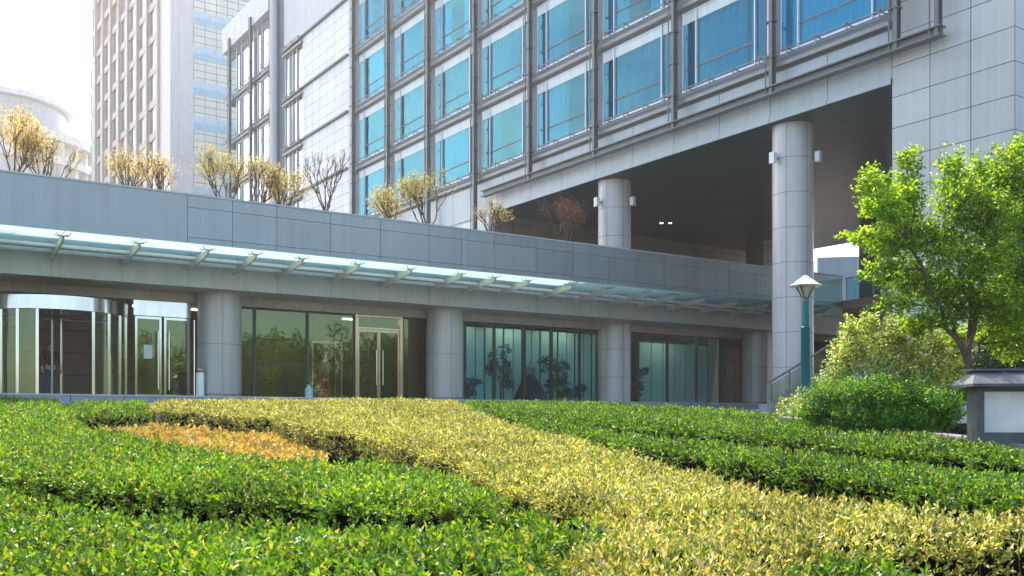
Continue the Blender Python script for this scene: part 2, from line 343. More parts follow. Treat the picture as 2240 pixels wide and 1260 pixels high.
# ------------------------------------------------------------------ hotel building (local x = depth s, local y = along facade t)
HA = math.atan2(.569, .822)
hotel = empty('hotel_building', (13.7, 26.1, EZ), HA, label='large modern hotel on round stone columns with blue glass windows in a steel grid', cat='building')
T0, BAY, ST, Z0 = 3.74, 4.69, 3.6, 12.5
TT = [T0+BAY*i for i in range(9)]
ROOF = 31.6
MB().box(0, 21.5, 0, T0, -1.6, ROOF).build('end_wall', M['stone'], hotel)
MB().box(.0, 21.5, T0, 66, 10.42, 11.9).build('floor_band', M['fascia'], hotel)
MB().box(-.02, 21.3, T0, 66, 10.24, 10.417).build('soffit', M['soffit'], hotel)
fl = MB().box(-.05, -.025, T0, 66, 10.25, 10.42)
fl.build('fascia_lip', M['fascia'], hotel)
MB().box(3.6, 21.5, T0, 66, 11.9, ROOF-.3).build('core', M['stone_plain'], hotel)
MB().box(.3, 21.5, T0, 66.2, ROOF-.3, ROOF+.2).build('roof', M['stone_plain'], hotel)
it = MB()
for k in range(5):
    z = Z0+ST*k; it.box(.14, 3.59, T0, 66, z-.52, z-.15)
for t_ in TT[1:]+[50, 55, 59.3, 64]: it.box(.2, 3.58, t_-.08+.01, t_+.1, 11.95, ROOF-.35)
it.build('interior', M['room'], hotel)
# spandrels: recess panel, ledge, rail
for (a, b_) in ((T0, 41.6), (49.7, 53.2), (54.6, 66)):
    for k in range(6):
        z = Z0+ST*k
        MB().box(.02, .16, a, b_, z-.6, z-.02).build('spandrel', M['pier'], hotel)
        if a > 45 and k == 5: continue
        MB().box(-.2, .015, a, b_, z-.5, z-.36).build('ledge', M['ledge'], hotel)
        rl = MB().tube([(-.34, a, z-.05), (-.34, b_, z-.05)], .024, 6).tube([(-.34, a, z-.28), (-.34, b_, z-.28)], .02, 6)
        y = a+.2
        while y < b_:
            rl.box(-.36, -.32, y-.018, y+.018, z-.3, z+.03); rl.box(-.34, .03, y-.012, y+.012, z-.07, z-.035); rl.box(-.39, -.3, y-.05, y+.05, z-.03, z-.0)
            y += 1.17
        rl.build('rail', M['steel_l'], hotel, label='thin steel rail with clamps')
# pale stone panel area
wp = MB()
for k in range(4):
    z = Z0+ST*k; wp.box(-.03, .3, 42.3, 49.65, z-.0, z+ST-.13)
wp.box(-.03, .3, 42.3, 49.65, 6.2, Z0-.13)
wp.build('stone_wall', M['stone_pale'], hotel)
MB().box(-.03, .3, 42.3, 53.2, Z0+4*ST, ROOF-.05).build('upper_wall', M['stone_plain'], hotel)
wb = MB()
for k in range(5): wb.box(-.2, .25, 42.3, 53.2, Z0+ST*k-.12, Z0+ST*k-.01)
wb.build('string_course', M['steel'], hotel)
MB().box(-.05, .3, 41.75, 42.2, 6.2, ROOF).build('white_strip', M['white_m'], hotel)
MB().box(0, .3, 53.2, 54.9, 6.2, ROOF-.05).build('pier', M['pier'], hotel)
MB().tube([(-.3, 54.5, 6.2), (-.3, 54.5, ROOF)], .28, 10).build('drain_pipe', M['stone_plain'], hotel, smooth=True)
MB().box(-.35, .35, 54.9, 66.3, ROOF-.9, ROOF+1.2).build('roof_fascia', M['far_white'], hotel)
# lower wall of the wing under the hotel, and the brown wall facing the recess
MB().box(.0, 21.5, 26.1, 66, 5.2, 10.235).build('lower_wall', M['stone_pale'], hotel)
MB().box(.25, 21.4, 25.9, 26.08, 5.2, 10.235).build('brown_wall', M['brown_stone'], hotel)
# steel screen: masts and lower bar, running past the wall end
for i, t_ in enumerate([2.0]+[q-.42 for q in TT]+[54.9, 59.2, 64.2]):
    m_ = MB(); top = ROOF-.2 if t_ > 42 else ROOF+.6; bot = 11.0
    if t_ > 25: bot = 6.2
    m_.box(-.5, -.45, t_-.065, t_+.065, bot, top); m_.box(-.32, -.28, t_-.065, t_+.065, bot, top); m_.box(-.45, -.32, t_-.015, t_+.015, bot, top)
    m_.tube([(-.5, t_+.2, bot), (-.5, t_+.2, top)], .028, 6)
    z = 12.3
    while z < top: m_.box(-.53, -.25, t_-.10, t_+.23, z, z+.04); z += 1.2
    m_.build('mast', M['steel'], hotel)
for z in (11.03, 12.9):
    t1 = 26.0 if z < 12 else 3.9
    MB().box(-.56, -.24, 1.85, t1, z+.24, z+.28).box(-.56, -.24, 1.85, t1, z-.02, z+.02).box(-.42, -.38, 1.85, t1, z+.02, z+.24).build('screen_beam', M['steel'], hotel)
for t_ in (TT[0], TT[1]-.2, TT[2]-.2, TT[3]-.2, TT[4]-.2): MB().box(-.27, -.03, t_-.1, t_+.1, 11.1, 11.25).build('screen_bracket', M['steel'], hotel)
# one window per bay and storey
def wave_curtain(t0, t1, z0, z1, amp=.11, per=.27, x=.25):
    n = int((t1-t0)/.035)+1; v = []; f = []
    ph = random.uniform(0, 6)
    for i in range(n+1):
        tt = t0+(t1-t0)*i/n; xx = x+amp*math.sin(tt/per*2*math.pi+ph+1.2*math.sin(tt*2.1))
        v += [(xx, tt, z0), (xx, tt, z1)]
    for i in range(n): f.append((2*i, 2*i+1, 2*i+3, 2*i+2))
    b = MB(); b.v = v; b.f = f; return b
def hotel_window(variant, w=4.69, zt=2.98, parent=None):
    fr = MB(); pr = .36; lw = w-1.25; rw = .68     # coordinates along t: right sash first
    for t_ in (.14, rw, w-1.18, w-.42): fr.box(-.02 if t_ in (rw, w-1.18) else .04, .16, t_-.025, t_+.03, 0, zt)
    fr.box(.03, .15, .14, w-.4, -.02, .05); fr.box(.03, .15, .14, w-.4, zt-.05, zt+.02)
    win = fr.build('window', M['white_m'], parent)
    MB().box(.06, .075, .15, w-.43, .05, zt-.05).build('pane', M['pane'], win)
    MB().box(.04, .055, .17, rw-.03, zt-.43, zt-.06).box(.04, .055, rw+.03, w-1.21, zt-.43, zt-.06).box(.04, .055, w-1.15, w-.45, zt-.43, zt-.06).build('blind', M['blind'], win)
    MB().box(.03, .055, rw+.03, w-1.21, .78, .83).build('transom', M['steel'], win)
    if variant == 0: spans = [(.1, rw+.4), (rw+.5, w-.02)]
    elif variant == 1: spans = [(.1, w-1.6)]
    elif variant == 2: spans = [(w-2.4, w-.02)]
    elif variant == 3: spans = [(.1, 1.5), (w-1.9, w-.02)]
    else: spans = [(.1, w-.02)]
    c = MB()
    for (a, b_) in spans:
        q = wave_curtain(a, b_, .06, zt-.1); n0 = len(c.v); c.v += q.v; c.f += [tuple(i+n0 for i in f) for f in q.f]
    c.build('curtain', M['curtain'], win)
    MB().box(.03, .14, w-.41, w+.02, -.0, zt).build('side_panel', M['pier'], win)
    return win
protos = [hotel_window(v, parent=hotel) for v in range(5)]
used = set(); choice = random.Random(3)
plan = {(0, 0): 4, (1, 0): 0, (2, 0): 4, (3, 0): 2, (4, 0): 3, (5, 0): 0, (3, 1): 2, (4, 1): 0}
for k in range(5):
    for i in range(8):
        v = plan.get((i, k), choice.choice([0, 1, 2, 3, 4, 2, 3, 0, 1]))
        o = protos[v] if v not in used else copy_tree(protos[v], hotel)
        used.add(v); o.location = (0, TT[i], Z0+ST*k)
for v in range(5):
    if v not in used: protos[v].location = (0, TT[7], Z0)
def pale_window(t0, w, z, zt, parent, cuts):
    fr = MB().box(.0, .2, t0, t0+.1, z, z+zt).box(.0, .2, t0+w-.1, t0+w, z, z+zt).box(.0, .2, t0, t0+w, z+zt-.08, z+zt).box(.0, .2, t0, t0+w, z-.01, z+.07)
    for c in cuts: fr.box(-.03, .15, t0+c-.03, t0+c+.03, z+.07, z+zt-.08)
    win = fr.build('window', M['white_m'], parent)
    MB().box(.08, .095, t0+.1, t0+w-.1, z+.07, z+zt-.08).build('pane', M['pane_pale'], win)
for k in range(5):
    z = Z0+ST*k; h = 3.0 if k < 4 else 4.0
    if k < 4: pale_window(49.75, 3.4, z, 3.45, hotel, (1.1, 1.9, 2.5))
    pale_window(55.2, 3.7, z, h, hotel, (2.6,)); pale_window(59.6, 4.2, z, h, hotel, (2.9,))
# round columns carrying the hotel, and the square ones further in
def column_mesh(r, z0, z1, step, mat, parent, n=40):
    prof = [(r, z0)]; z = z1-step
    zs = []
    while z > z0+.2: zs.append(z); z -= step
    for z in sorted(zs): prof += [(r, z-.008), (r-.012, z-.006), (r-.012, z+.006), (r, z+.008)]
    prof.append((r, z1))
    b = MB().lathe((0, 0, 0), prof, n)
    return b
def seams(col, z0, z1, ztop, step):
    b = MB()
    for q in range(6):
        a = 2*math.pi*(q+.35)/6; x_, y_ = .7*math.cos(a), .7*math.sin(a); b.box(x_-.006, x_+.006, y_-.006, y_+.006, z0+.03, z1)
    z = ztop-step
    while z > z0+.2: b.lathe((0, 0, 0), [(.69, z-.008), (.7035, z-.008), (.7035, z+.008), (.69, z+.008)], 48, cap=False); z -= step
    b.build('seam', M['seam'], col)
for (s, t_) in ((.95, 8.24), (.95, 17.7)):
    c = column_mesh(.70, -1.0, 10.235, 1.2, M['column_a'], hotel, 48)
    o = c.build('column', M['column_a'], hotel, smooth=True); o.location = (s, t_, 0); seams(o, -1, 10.2, 10.235, 1.2)
MB().box(16.3, 17.6, 22.7, 24.0, 5.2, 10.23).build('column', M['brown_stone'], hotel, label='dark square column deep under the hotel')
MB().box(18.3, 19.6, 16.6, 17.9, -1, 10.23).build('column', M['brown_stone'], hotel, label='dark square column at the far opening')
_e, _t, _o = newmat('downlight_glow'); _n = N(_t, 'ShaderNodeEmission'); _n.inputs[0].default_value = (1, .9, .75, 1); _n.inputs[1].default_value = 4; _t.links.new(_n.outputs[0], _o.inputs[0])
for x_ in (1447, 1466):
    u_ = (x_-1120)/F; Yd = 48.5; wx, wy = u_*Yd-13.7, Yd-26.1; sl, tl_ = wx*.822+wy*.569, -wx*.569+wy*.822
    q_ = MB().lathe((sl, tl_, 10.0), [(.1, 0), (.1, .24)], 12).build('downlight', M['dark'], hotel)
    MB().lathe((sl, tl_, 9.985), [(.085, 0), (.085, .012)], 12).build('lamp_disc', _e, q_)
# ------------------------------------------------------------------ podium building (local x = along a, local y = depth D)
PA = math.atan2(.5448, .8386)
pod = empty('podium_building', (0, 0, EZ), PA, label='low podium wing with blue-grey metal parapet above the glass shopfront and entrance', cat='building')
G = [3.9, 5.85, 7.75, 9.15, 10.6, 12.45, 14.3, 16.2, 17.55, 18.95, 20.85, 22.6, 24.4, 25.9, 27.5, 29.4, 31.2, 33.0, 34.9, 36.6]
par = MB()
edges = [-24] + G[2:] + [39.0]
for i in range(len(edges)-1):
    a, b_ = edges[i]+.008, edges[i+1]-.008
    if i == 0: par.box(a, b_, 30.40, 30.72, 5.05, 7.0)
    else:
        for (z0_, z1_) in ((5.05, 5.69), (5.705, 6.62), (6.635, 7.0)): par.box(a, b_, 30.40, 30.72, z0_, z1_)
par.build('parapet', M['stone_plain'] if 0 else pm('parapet_panel', (.36, .40, .41), .32, .2, var=.04, scale=.4, island=.07), pod)
MB().box(-24, 39, 30.5, 30.9, 5.0, 6.9).build('parapet_backing', M['dark'], pod)
MB().box(-24, 39, 30.36, 30.95, 7.0, 7.05).build('coping', M['stone_plain'], pod)
fz = MB()
fe = [-24, -2, 0, 2] + [q for q in G if q not in (9.15, 17.55, 25.9)] + [39]
for i in range(len(fe)-1): fz.box(fe[i]+.006, fe[i+1]-.006, 30.36, 30.6, 4.15, 5.0)
fz.build('fascia', M['podium_fascia'], pod)
MB().box(-24, 39, 30.61, 32.2, 4.28, 4.95).build('beam', M['podium_soffit'], pod)
MB().box(-24, 39, 30.40, 32.2, 4.16, 4.275).build('soffit', M['podium_soffit'], pod)
MB().box(-24, 39, 30.9, 56, 6.0, 6.2).build('roof_deck', M['paving'], pod)
hd = MB(); e_ = [-24, 1.6, 3.8, 6.3, 8.4, 10.5, 12.4, 14.2, 16.1, 18.8, 20.2, 21.7, 23, 24.5, 27.6, 29.4, 31.2, 34, 39]
for i in range(len(e_)-1): hd.box(e_[i]+.005, e_[i+1]-.005, 32.2, 32.6, 3.88, 4.9)
hd.build('header', M['beige'], pod)
# lobby behind the glass
MB().box(-24, 38.8, 37.0, 37.2, .7, 4.2).build('back_wall', M['brown_wall'], pod)
MB().box(-24, 38.8, 32.6, 37.0, 3.95, 4.1).build('ceiling', M['podium_soffit'], pod)
em, t, o = newmat('lamp_and_fill_glow'); e_m = N(t, 'ShaderNodeEmission'); e_m.inputs[0].default_value = (1, .86, .68, 1); e_m.inputs[1].default_value = 3.5; t.links.new(e_m.outputs[0], o.inputs[0])
for a in list(range(-12, 18, 3))+[19, 21.5, 24, 27.5, 30]:
    if a > 18: MB().box(a-.8, a+.8, 32.95, 33.1, 3.915, 3.945).build('ceiling_and_fill_light', em, pod)  # fill strips added between glass and screens to brighten the display
    elif a == 12: MB().box(12.7, 13.8, 32.75, 32.82, 3.915, 3.945).build('ceiling_and_fill_light', em, pod)  # fill strip added above the display case to brighten the mannequin
    else: MB().box(a-.3, a+.3, 34.6, 34.7, 3.915, 3.945).build('ceiling_and_fill_light', em, pod)
MB().box(-24, 38.8, 28.9, 37.2, -.09, .70).build('plinth', M['step'], pod)
MB().box(-24, 38.8, 28.86, 29.2, .70, .735).build('plinth_edge', M['stone_plain'], pod)
for k in range(3): MB().box(-24, 38.8, 28.9-.35*(3-k), 28.89-.35*(2-k), -.09, .51-.19*(2-k)).build('step', M['step'], pod)
# columns
for a in (.7, 9.1, 17.55, 34.35):
    c = column_mesh(.70, .70, 4.17, 1.7, M['column'], pod).build('column', M['column'], pod, smooth=True); c.location = (a, 31.65, 0); seams(c, .88, 4.1, 4.17, 1.7)
    MB().lathe((0, 0, 0), [(.72, .735), (.72, .86), (.70, .87)], 40).build('base_ring', M['steel_l'], c, smooth=True)
# shop windows: each pane with its frame
def shop_window(a0, a1, mat, frame='dark', rail=None, z1=3.88):
    f = MB().box(a0, a0+.05, 32.36, 32.46, .7, z1).box(a1-.05, a1, 32.36, 32.46, .7, z1).box(a0+.05, a1-.05, 32.36, 32.46, .7, .78).box(a0+.05, a1-.05, 32.36, 32.46, z1-.07, z1)
    if rail: f.box(a0+.05, a1-.05, 32.35, 32.45, rail, rail+.06)
    w = f.build('window', M[frame], pod)
    MB().box(a0+.05, a1-.05, 32.40, 32.412, .78, z1-.07).build('pane', M[mat], w)
for a0, a1 in ((-14, -11), (-11, -8), (-8, -5), (-5, -2), (-2, .1)): shop_window(a0, a1, 'shop_pane')
for a0, a1 in ((9.85, 10.5), (10.5, 12.4), (12.4, 14.2)): shop_window(a0, a1, 'shop_pane', rail=1.95 if a1 < 13 else None)
shop_window(16.15, 17.3, 'shop_pane')
for a0, a1 in ((18.3, 18.85), (18.85, 20.2), (20.2, 21.65), (21.65, 23.0), (23.0, 24.45), (24.45, 25.4)): shop_window(a0, a1, 'teal_pane')
for a0, a1 in ((26.6, 27.6), (27.6, 29.4), (29.4, 31.2), (31.2, 32.7)): shop_window(a0, a1, 'teal_pane')
MB().box(34.9, 39, 32.2, 32.6, .7, 3.88).build('side_wall', M['blue_clad'], pod)
MB().box(32.7, 33.6, 32.9, 33.1, .7, 3.88).build('side_wall', M['brown_stone'], pod)
# brass double door
d = MB().box(14.2, 14.32, 32.3, 32.5, .7, 3.88).box(16.0, 16.12, 32.3, 32.5, .7, 3.88).box(14.32, 16.0, 32.32, 32.48, 3.35, 3.42).box(14.32, 16.0, 32.32, 32.48, 3.8, 3.88)
d = d.build('door_frame', M['gold'], pod)
MB().box(14.32, 16.0, 32.39, 32.402, 3.42, 3.8).build('pane', M['shop_pane'], d)
for a0 in (14.33, 15.17):
    l = MB().box(a0, a0+.05, 32.36, 32.44, .72, 3.34).box(a0+.77, a0+.82, 32.36, 32.44, .72, 3.34).box(a0+.05, a0+.77, 32.36, 32.44, .72, .82).box(a0+.05, a0+.77, 32.36, 32.44, 3.26, 3.34).build('door', M['gold'], pod)
    MB().box(a0+.05, a0+.77, 32.395, 32.407, .82, 3.26).build('pane', M['shop_pane'], l)
    hx = a0+.70 if a0 < 15 else a0+.12
    MB().tube([(hx, 32.28, 1.3), (hx, 32.28, 2.6)], .018, 8).tube([(hx, 32.28, 1.4), (hx, 32.37, 1.4)], .012, 6).tube([(hx, 32.28, 2.5), (hx, 32.37, 2.5)], .012, 6).build('handle', M['chrome'], l)
# side swing doors next to the revolving door
MB().box(6.55, 8.35, 32.3, 32.5, 3.38, 3.88).build('door_header', M['chrome'], pod)
for a0, a1 in ((6.6, 7.42), (7.5, 8.32)):
    l = MB().box(a0, a0+.07, 32.34, 32.44, .72, 3.36).box(a1-.07, a1, 32.34, 32.44, .72, 3.36).box(a0+.07, a1-.07, 32.34, 32.44, .72, .85).box(a0+.07, a1-.07, 32.34, 32.44, 3.28, 3.36).build('door', M['chrome'], pod)
    MB().box(a0+.07, a1-.07, 32.385, 32.4, .85, 3.28).build('pane', M['shop_pane'], l)
    hx = a1-.13 if a0 < 7 else a0+.13
    MB().tube([(hx, 32.2, 1.0), (hx, 32.2, 2.9)], .025, 8).tube([(hx, 32.2, 1.1), (hx, 32.35, 1.1)], .014, 6).tube([(hx, 32.2, 2.8), (hx, 32.35, 2.8)], .014, 6).build('handle', M['chrome'], l)
MB().tube([(8.42, 32.15, .7), (8.42, 32.15, 3.3)], .035, 8).build('post', M['chrome'], pod)
# revolving door: drum, header, curved glass, posts
cx_, cy_, rr = 4.3, 32.35, 2.0
for (aa, bb) in ((R(200), R(248)), (R(292), R(340))):
    for k in range(3):
        p0, p1 = aa+(bb-aa)*k/3, aa+(bb-aa)*(k+1)/3
        g_ = MB().lathe((cx_, cy_, 0), [(rr, .78), (rr, 3.2), (rr-.012, 3.2), (rr-.012, .78)], 6, p0+.008, p1-.008, cap=False).build('curved_pane', M['shop_pane'], pod)
        for pp in ((p0, p1) if k == 0 else (p1,)):
            x_, y_ = cx_+rr*math.cos(pp), cy_+rr*math.sin(pp); MB().box(x_-.04, x_+.04, y_-.04, y_+.04, .7, 3.21).build('door_post', M['chrome'], pod)
MB().lathe((cx_, cy_, 0), [(rr+.06, 3.22), (rr+.06, 3.62), (.05, 3.62), (.05, 3.22), (rr+.06, 3.22)], 48, cap=False).build('drum_header', M['chrome'], pod, smooth=True)
wg = MB()
for a in (R(10), R(130), R(215)):
    ca, sa = math.cos(a), math.sin(a)
    for q in (.15, 1.9): wg.tube([(cx_+q*ca, cy_+q*sa, .74), (cx_+q*ca, cy_+q*sa, 3.16)], .035, 6)
    for z in (.8, 3.12): wg.tube([(cx_+.15*ca, cy_+.15*sa, z), (cx_+1.9*ca, cy_+1.9*sa, z)], .035, 6)
wg.build('door_wing', M['chrome'], pod)
# canopy: glass, fins, pipes, spider fittings
cg_edges = [-6, -3.9, -1.9, 0, 2.0] + G[:19]
for i in range(len(cg_edges)-1):
    MB().box(cg_edges[i]+.012, cg_edges[i+1]-.012, 27.75, 30.33, 5.02, 5.035).build('canopy_glass', M['canopy_glass'], pod)
for i, a in enumerate([-5.9, -3.9, -1.9, 0, 2.0]+G[:19]):
    fn = MB().prism_axis([(30.35, 4.62), (30.35, 4.90), (28.3, 4.95), (28.0, 4.93), (28.15, 4.80), (29.2, 4.70)], a-.03, a+.03, 'x')
    fn = fn.build('canopy_fin', M['beige'], pod)
    sp = MB()
    for (D_, z_) in ((28.15, 4.92), (29.55, 4.90)):
        sp.tube([(a, D_, z_), (a, D_, 4.97)], .022, 6)
        for sx_ in (-1, 1):
            for sy_ in (-1, 1): sp.tube([(a, D_, 4.955), (a+sx_*.15, D_+sy_*.13, 4.975), (a+sx_*.17, D_+sy_*.15, 5.015)], .015, 5); sp.lathe((a+sx_*.17, D_+sy_*.15, 5.037), [(.035, 0), (.03, .02), (.0, .03)], 8)
    sp.build('spider_fitting', M['steel_l'], fn)
MB().tube([(-8, 29.25, 4.86), (36, 29.25, 4.86)], .055, 8).build('canopy_pipe', M['white'], pod, smooth=True)
MB().tube([(-8, 29.95, 4.82), (36, 29.95, 4.82)], .055, 8).build('canopy_pipe', M['white'], pod, smooth=True)
# terrace at the right with glass balustrade
MB().box(39, 52, 24.5, 56, 5.45, 5.85).build('terrace_slab', M['podium_soffit'], pod)
MB().box(39.0, 39.3, 30.75, 50, 4.0, 7.0).build('end_parapet', M['stone_plain'], pod)
MB().box(44, 44.3, 33, 56, -.1, 5.4).build('rear_wall', M['brown_stone'], pod)
MB().box(38.8, 52, 46, 46.3, -.1, 5.4).build('rear_wall', M['blue_clad'], pod)
for k in range(4):
    y0_ = 30.2-1.5*k
    b_ = MB().box(39.04, 39.055, y0_-1.42, y0_-.03, 5.87, 6.86).build('balustrade_pane', M['teal_pane'], pod)
    MB().box(39.02, 39.08, y0_-.02, y0_+.02, 5.85, 6.9).build('balustrade_post', M['steel_l'], pod)
MB().tube([(39.05, 30.3, 6.92), (39.05, 24.2, 6.92)], .03, 8).build('handrail', M['steel'], pod)

# white slatted display wall behind the teal glass (things inside the shop)
def wpt(a, D, z): return (a*.8386-D*.5448, a*.5448+D*.8386, z+EZ)
sw = empty('slatted_screen', wpt(22.9, 33.5, .7), PA, label='white slatted display screen behind the teal windows, wide one', cat='screen')
b_ = MB()
for k in range(17):
    b_.box(-3.8+.46*k, -3.8+.46*k+(.40 if k % 2 else .36), 0, .05, 0, 3.1)
b_.build('slat_panel', M['white_panel'], sw); MB().box(-3.85, 4.0, .09, .12, 0, 3.15).build('backing', M['navy'], sw)
sw2 = empty('slatted_screen', wpt(31.2, 33.7, .7), PA, label='narrow pale display screen right of the third round column', cat='screen')
b_ = MB()
for k in range(6): b_.box(-2.3+.72*k, -2.3+.72*k+.66, 0, .05, 0, 2.9)
b_.build('slat_panel', M['white_panel'], sw2); MB().box(-2.4, 2.1, .09, .12, 0, 3.0).build('backing', M['navy'], sw2)

# ------------------------------------------------------------------ beige tower at the left
tw = empty('office_tower', (-34.6, 97, EZ), HA, label='tall beige office tower with cream panelled side rising at the left', cat='building')
MB().box(0.3, 30, .3, 38, 8, 62).build('core', M['taupe_clad'], tw)
MB().prism([(0, 0), (.9, 0), (.9, 1.2), (.5, 1.2), (.5, 4.0), (0, 4.0)], 8, 62).build('corner_pier', M['beige_clad'], tw)
MB().box(0, .4, 37.4, 38.2, 8, 62).build('corner_pier', M['beige_clad'], tw)
MB().box(.9, 2.3, -.05, .28, 8, 62).build('corner_strip', M['beige_clad'], tw)
MB().box(2.3, 30, 0, .29, 8, 62).build('side_wall', M['cream'], tw)
sb = MB(); sg = MB()
for k in range(16):
    z = 12.6+3.6*k
    sb.box(2.3, 30, -.03, -.003, z, z+.66); sg.box(2.3, 30, -.012, -.004, z-.72, z-.02)
sb.build('pale_band', pm('pale_blue_band', (.62, .72, .78), .4), tw); sg.build('window_band', pm('blue_band', (.5, .62, .68), .25), tw)
pr = MB()
for k in range(8): pr.box(-.25, .29, 4.0+4.4*k, 4.0+4.4*k+.45, 8, 62)
for k in range(16): pr.box(-.05, .28, 4.45, 37.4, 9.0+3.5*k, 9.0+3.5*k+.75)
pr.build('facade_grid', M['taupe_clad'], tw)
def tower_window(tw):
    w = MB().box(.02, .2, 0, .12, 0, 2.73).box(.02, .2, 1.9, 2.0, 0, 2.73).box(.02, .2, 3.8, 3.93, 0, 2.73).box(.02, .25, .12, 1.9, 0, 2.73).build('window', M['beige_clad'], tw)
    MB().box(.1, .14, 2.0, 3.8, .02, 2.71).build('pane', M['pane_pale'], w); return w
tp = tower_window(tw); first = True
for k in range(1, 11):
    for i in range(8):
        o = tp if first else copy_tree(tp, tw); first = False
        o.location = (0, 4.46+4.4*i, 9.76+3.5*k)
        if (i+k) % 40 == 99: pass

# ------------------------------------------------------------------ far round tower
ft = empty('round_tower', (-92, 172, EZ-4), 0, label='distant white round tower with ring balconies behind the orange tree at the left', cat='building')
MB().lathe((0, 0, 0), [(15, 0), (15, 54)], 48).lathe((0, 0, 0), [(11, 54.01), (11, 59.5)], 40).build('wall', pm('far_glass_wall', (.42, .46, .5), .3), ft, smooth=True)
for k in range(12):
    z = 8+4*k; MB().lathe((0, 0, 0), [(15.02, z), (16.4, z), (16.4, z+1.5), (15.02, z+1.5)], 48, cap=False).build('balcony', M['far_white'], ft, smooth=True)
fp = MB()
for k in range(30):
    a = 2*math.pi*k/30; c, s = math.cos(a)*15.3, math.sin(a)*15.3; fp.box(c-.4, c+.4, s-.4, s+.4, 0, 54)
fp.build('pillar', M['far_white'], ft)
MB().lathe((0, 0, 0), [(11.1, 59.5), (12.2, 59.5), (12.2, 60.4), (0.1, 61)], 40, cap=False).build('roof', M['far_white'], ft, smooth=True)
MB().tube([(2, -4, 60), (2, -4, 64)], .15, 5).tube([(-3, -6, 60), (-3, -6, 63)], .12, 5).build('antenna', M['steel'], ft)

# blue box building seen through the gap
bb = empty('annex_building', (34.5, 92, EZ), R(-8), label='small blue-grey building seen through the gap under the hotel', cat='building')
MB().box(-5, 1.2, 0, 12, -1.5, 15.8).build('wall', M['blue_clad'], bb)
MB().box(1.2, 8, .4, 12, -1.5, 16.8).build('rear_block', M['far_white'], bb)
an = MB()
for x_ in (-1, 0.3, 2, 3.5): an.tube([(x_, .5, 15.8), (x_, .5, 18.6)], .05, 5)
an.tube([(-1, .5, 18.5), (3.5, .5, 18.5)], .04, 5)
an.build('roof_rail', M['steel'], bb)

# ------------------------------------------------------------------ lamp post
lx, ly, _ = px(1762, 900, 16.4); lz = ground_z(16.4)+EZ
lp = empty('street_lamp', (lx, ly, lz), 0, label='teal lamp post with white conical hood in front of the pale round column', cat='street lamp')
top = (920-652)/F*16.4+EZ-lz
MB().lathe((0, 0, 0), [(.14, 0), (.14, .06), (.09, .1), (.075, top-.55), (.08, top-.54), (.08, top-.50), (.065, top-.49), (.065, top-.05), (.05, top)], 24).build('pole', M['teal'], lp, smooth=True)
MB().lathe((0, 0, top), [(.03, 0), (.05, .02), (.11, .17), (.125, .20)], 20).build('diffuser', M['lamp_glass'], lp, smooth=True)
ar = MB()
for k in range(4):
    a = R(45+90*k); c, s = math.cos(a), math.sin(a)
    ar.tube([(c*.03, s*.03, -.04+top), (c*.09, s*.09, top+.07), (c*.17, s*.17, top+.2)], .014, 6)
ar.lathe((0, 0, top-.08), [(.07, 0), (.07, .04), (.04, .1)], 16); ar.build('arm', M['steel'], lp, smooth=True)
MB().lathe((0, 0, top+.2), [(.27, 0), (.275, .012), (.2, .05), (.13, .11), (.1, .125), (.1, .14), (.07, .15), (.05, .175), (.0, .19)], 32).build('hood', M['white'], lp, smooth=True)

# cameras on the two big columns
def flood(t_, z, side, label):
    c = Vector((13.7, 26.1, 0))+Vector((.822, .569, 0))*.95+Vector((-.569, .822, 0))*t_
    v = Vector((-.80, -.42, 0)) if side == 'left' else Vector((.72, -.56, 0))
    base = c+v.normalized()*.88; ang = math.atan2(v.y, v.x)
    o = empty('floodlight', (base.x, base.y, z+EZ), ang, label=label, cat='floodlight', group='small white floodlights on the columns')
    MB().box(-.07, .08, -.1, .1, -.17, .17).box(.08, .10, -.12, .12, -.19, .19).build('housing', M['white'], o)
    MB().box(-.18, -.07, -.03, .03, -.05, .05).build('bracket', M['steel'], o)
for (t_, z_, nm) in ((8.24, 9.05, 'the near column by the stone wall'), (17.7, 9.3, 'the middle column under the hotel')):
    for sd in ('left', 'right'): flood(t_, z_, sd, 'small white floodlight on the %s side of %s' % (sd, nm))

# stair handrail with glass infill
sr = empty('stair_railing', px(1680, 905, 28.5), 0, label='sloping steel stair railing with glass infill beside the teal lamp post', cat='railing')
o0 = Vector(px(1680, 905, 28.5)); P = [Vector(px(1680, 838, 28.5))-o0, Vector(px(1755, 793, 28.9))-o0, Vector(px(1822, 750, 29.3))-o0, Vector(px(1880, 712, 29.6))-o0]
MB().tube(P, .035, 8).build('handrail', M['steel'], sr)
for i in range(4):
    q = P[i] if i != 1 else Vector(px(1727, 810, 28.75))-o0
    MB().tube([(q.x, q.y, q.z), (q.x, q.y, q.z-1.0)], .03, 8).build('post', M['steel_l'] if i == 0 else M['steel'], sr)
for i in range(3):
    a, b_ = P[i], P[i+1]; m_ = MB(); n0 = 0
    dx = (b_-a)
    for q in (a+dx*.06, a+dx*.94): m_.v += [(q.x, q.y, q.z-.1), (q.x, q.y, q.z-.95), (q.x, q.y+.012, q.z-.95), (q.x, q.y+.012, q.z-.1)]
    m_.f = [(0, 1, 5, 4), (1, 2, 6, 5), (2, 3, 7, 6), (3, 0, 4, 7), (3, 2, 1, 0), (4, 5, 6, 7)]
    m_.build('glass_infill', M['shop_pane'], sr)
st = MB()
for k in range(12):
    q = o0+Vector((.0+.3*k, .2, 0)); st.box(q.x+.1, q.x+.42, q.y+.1, q.y+3.6, ground_z(30)+EZ-.2, q.z+.17*k)
st.build('stair', M['step'], label='stone steps climbing to the right behind the railing', cat='stairs')

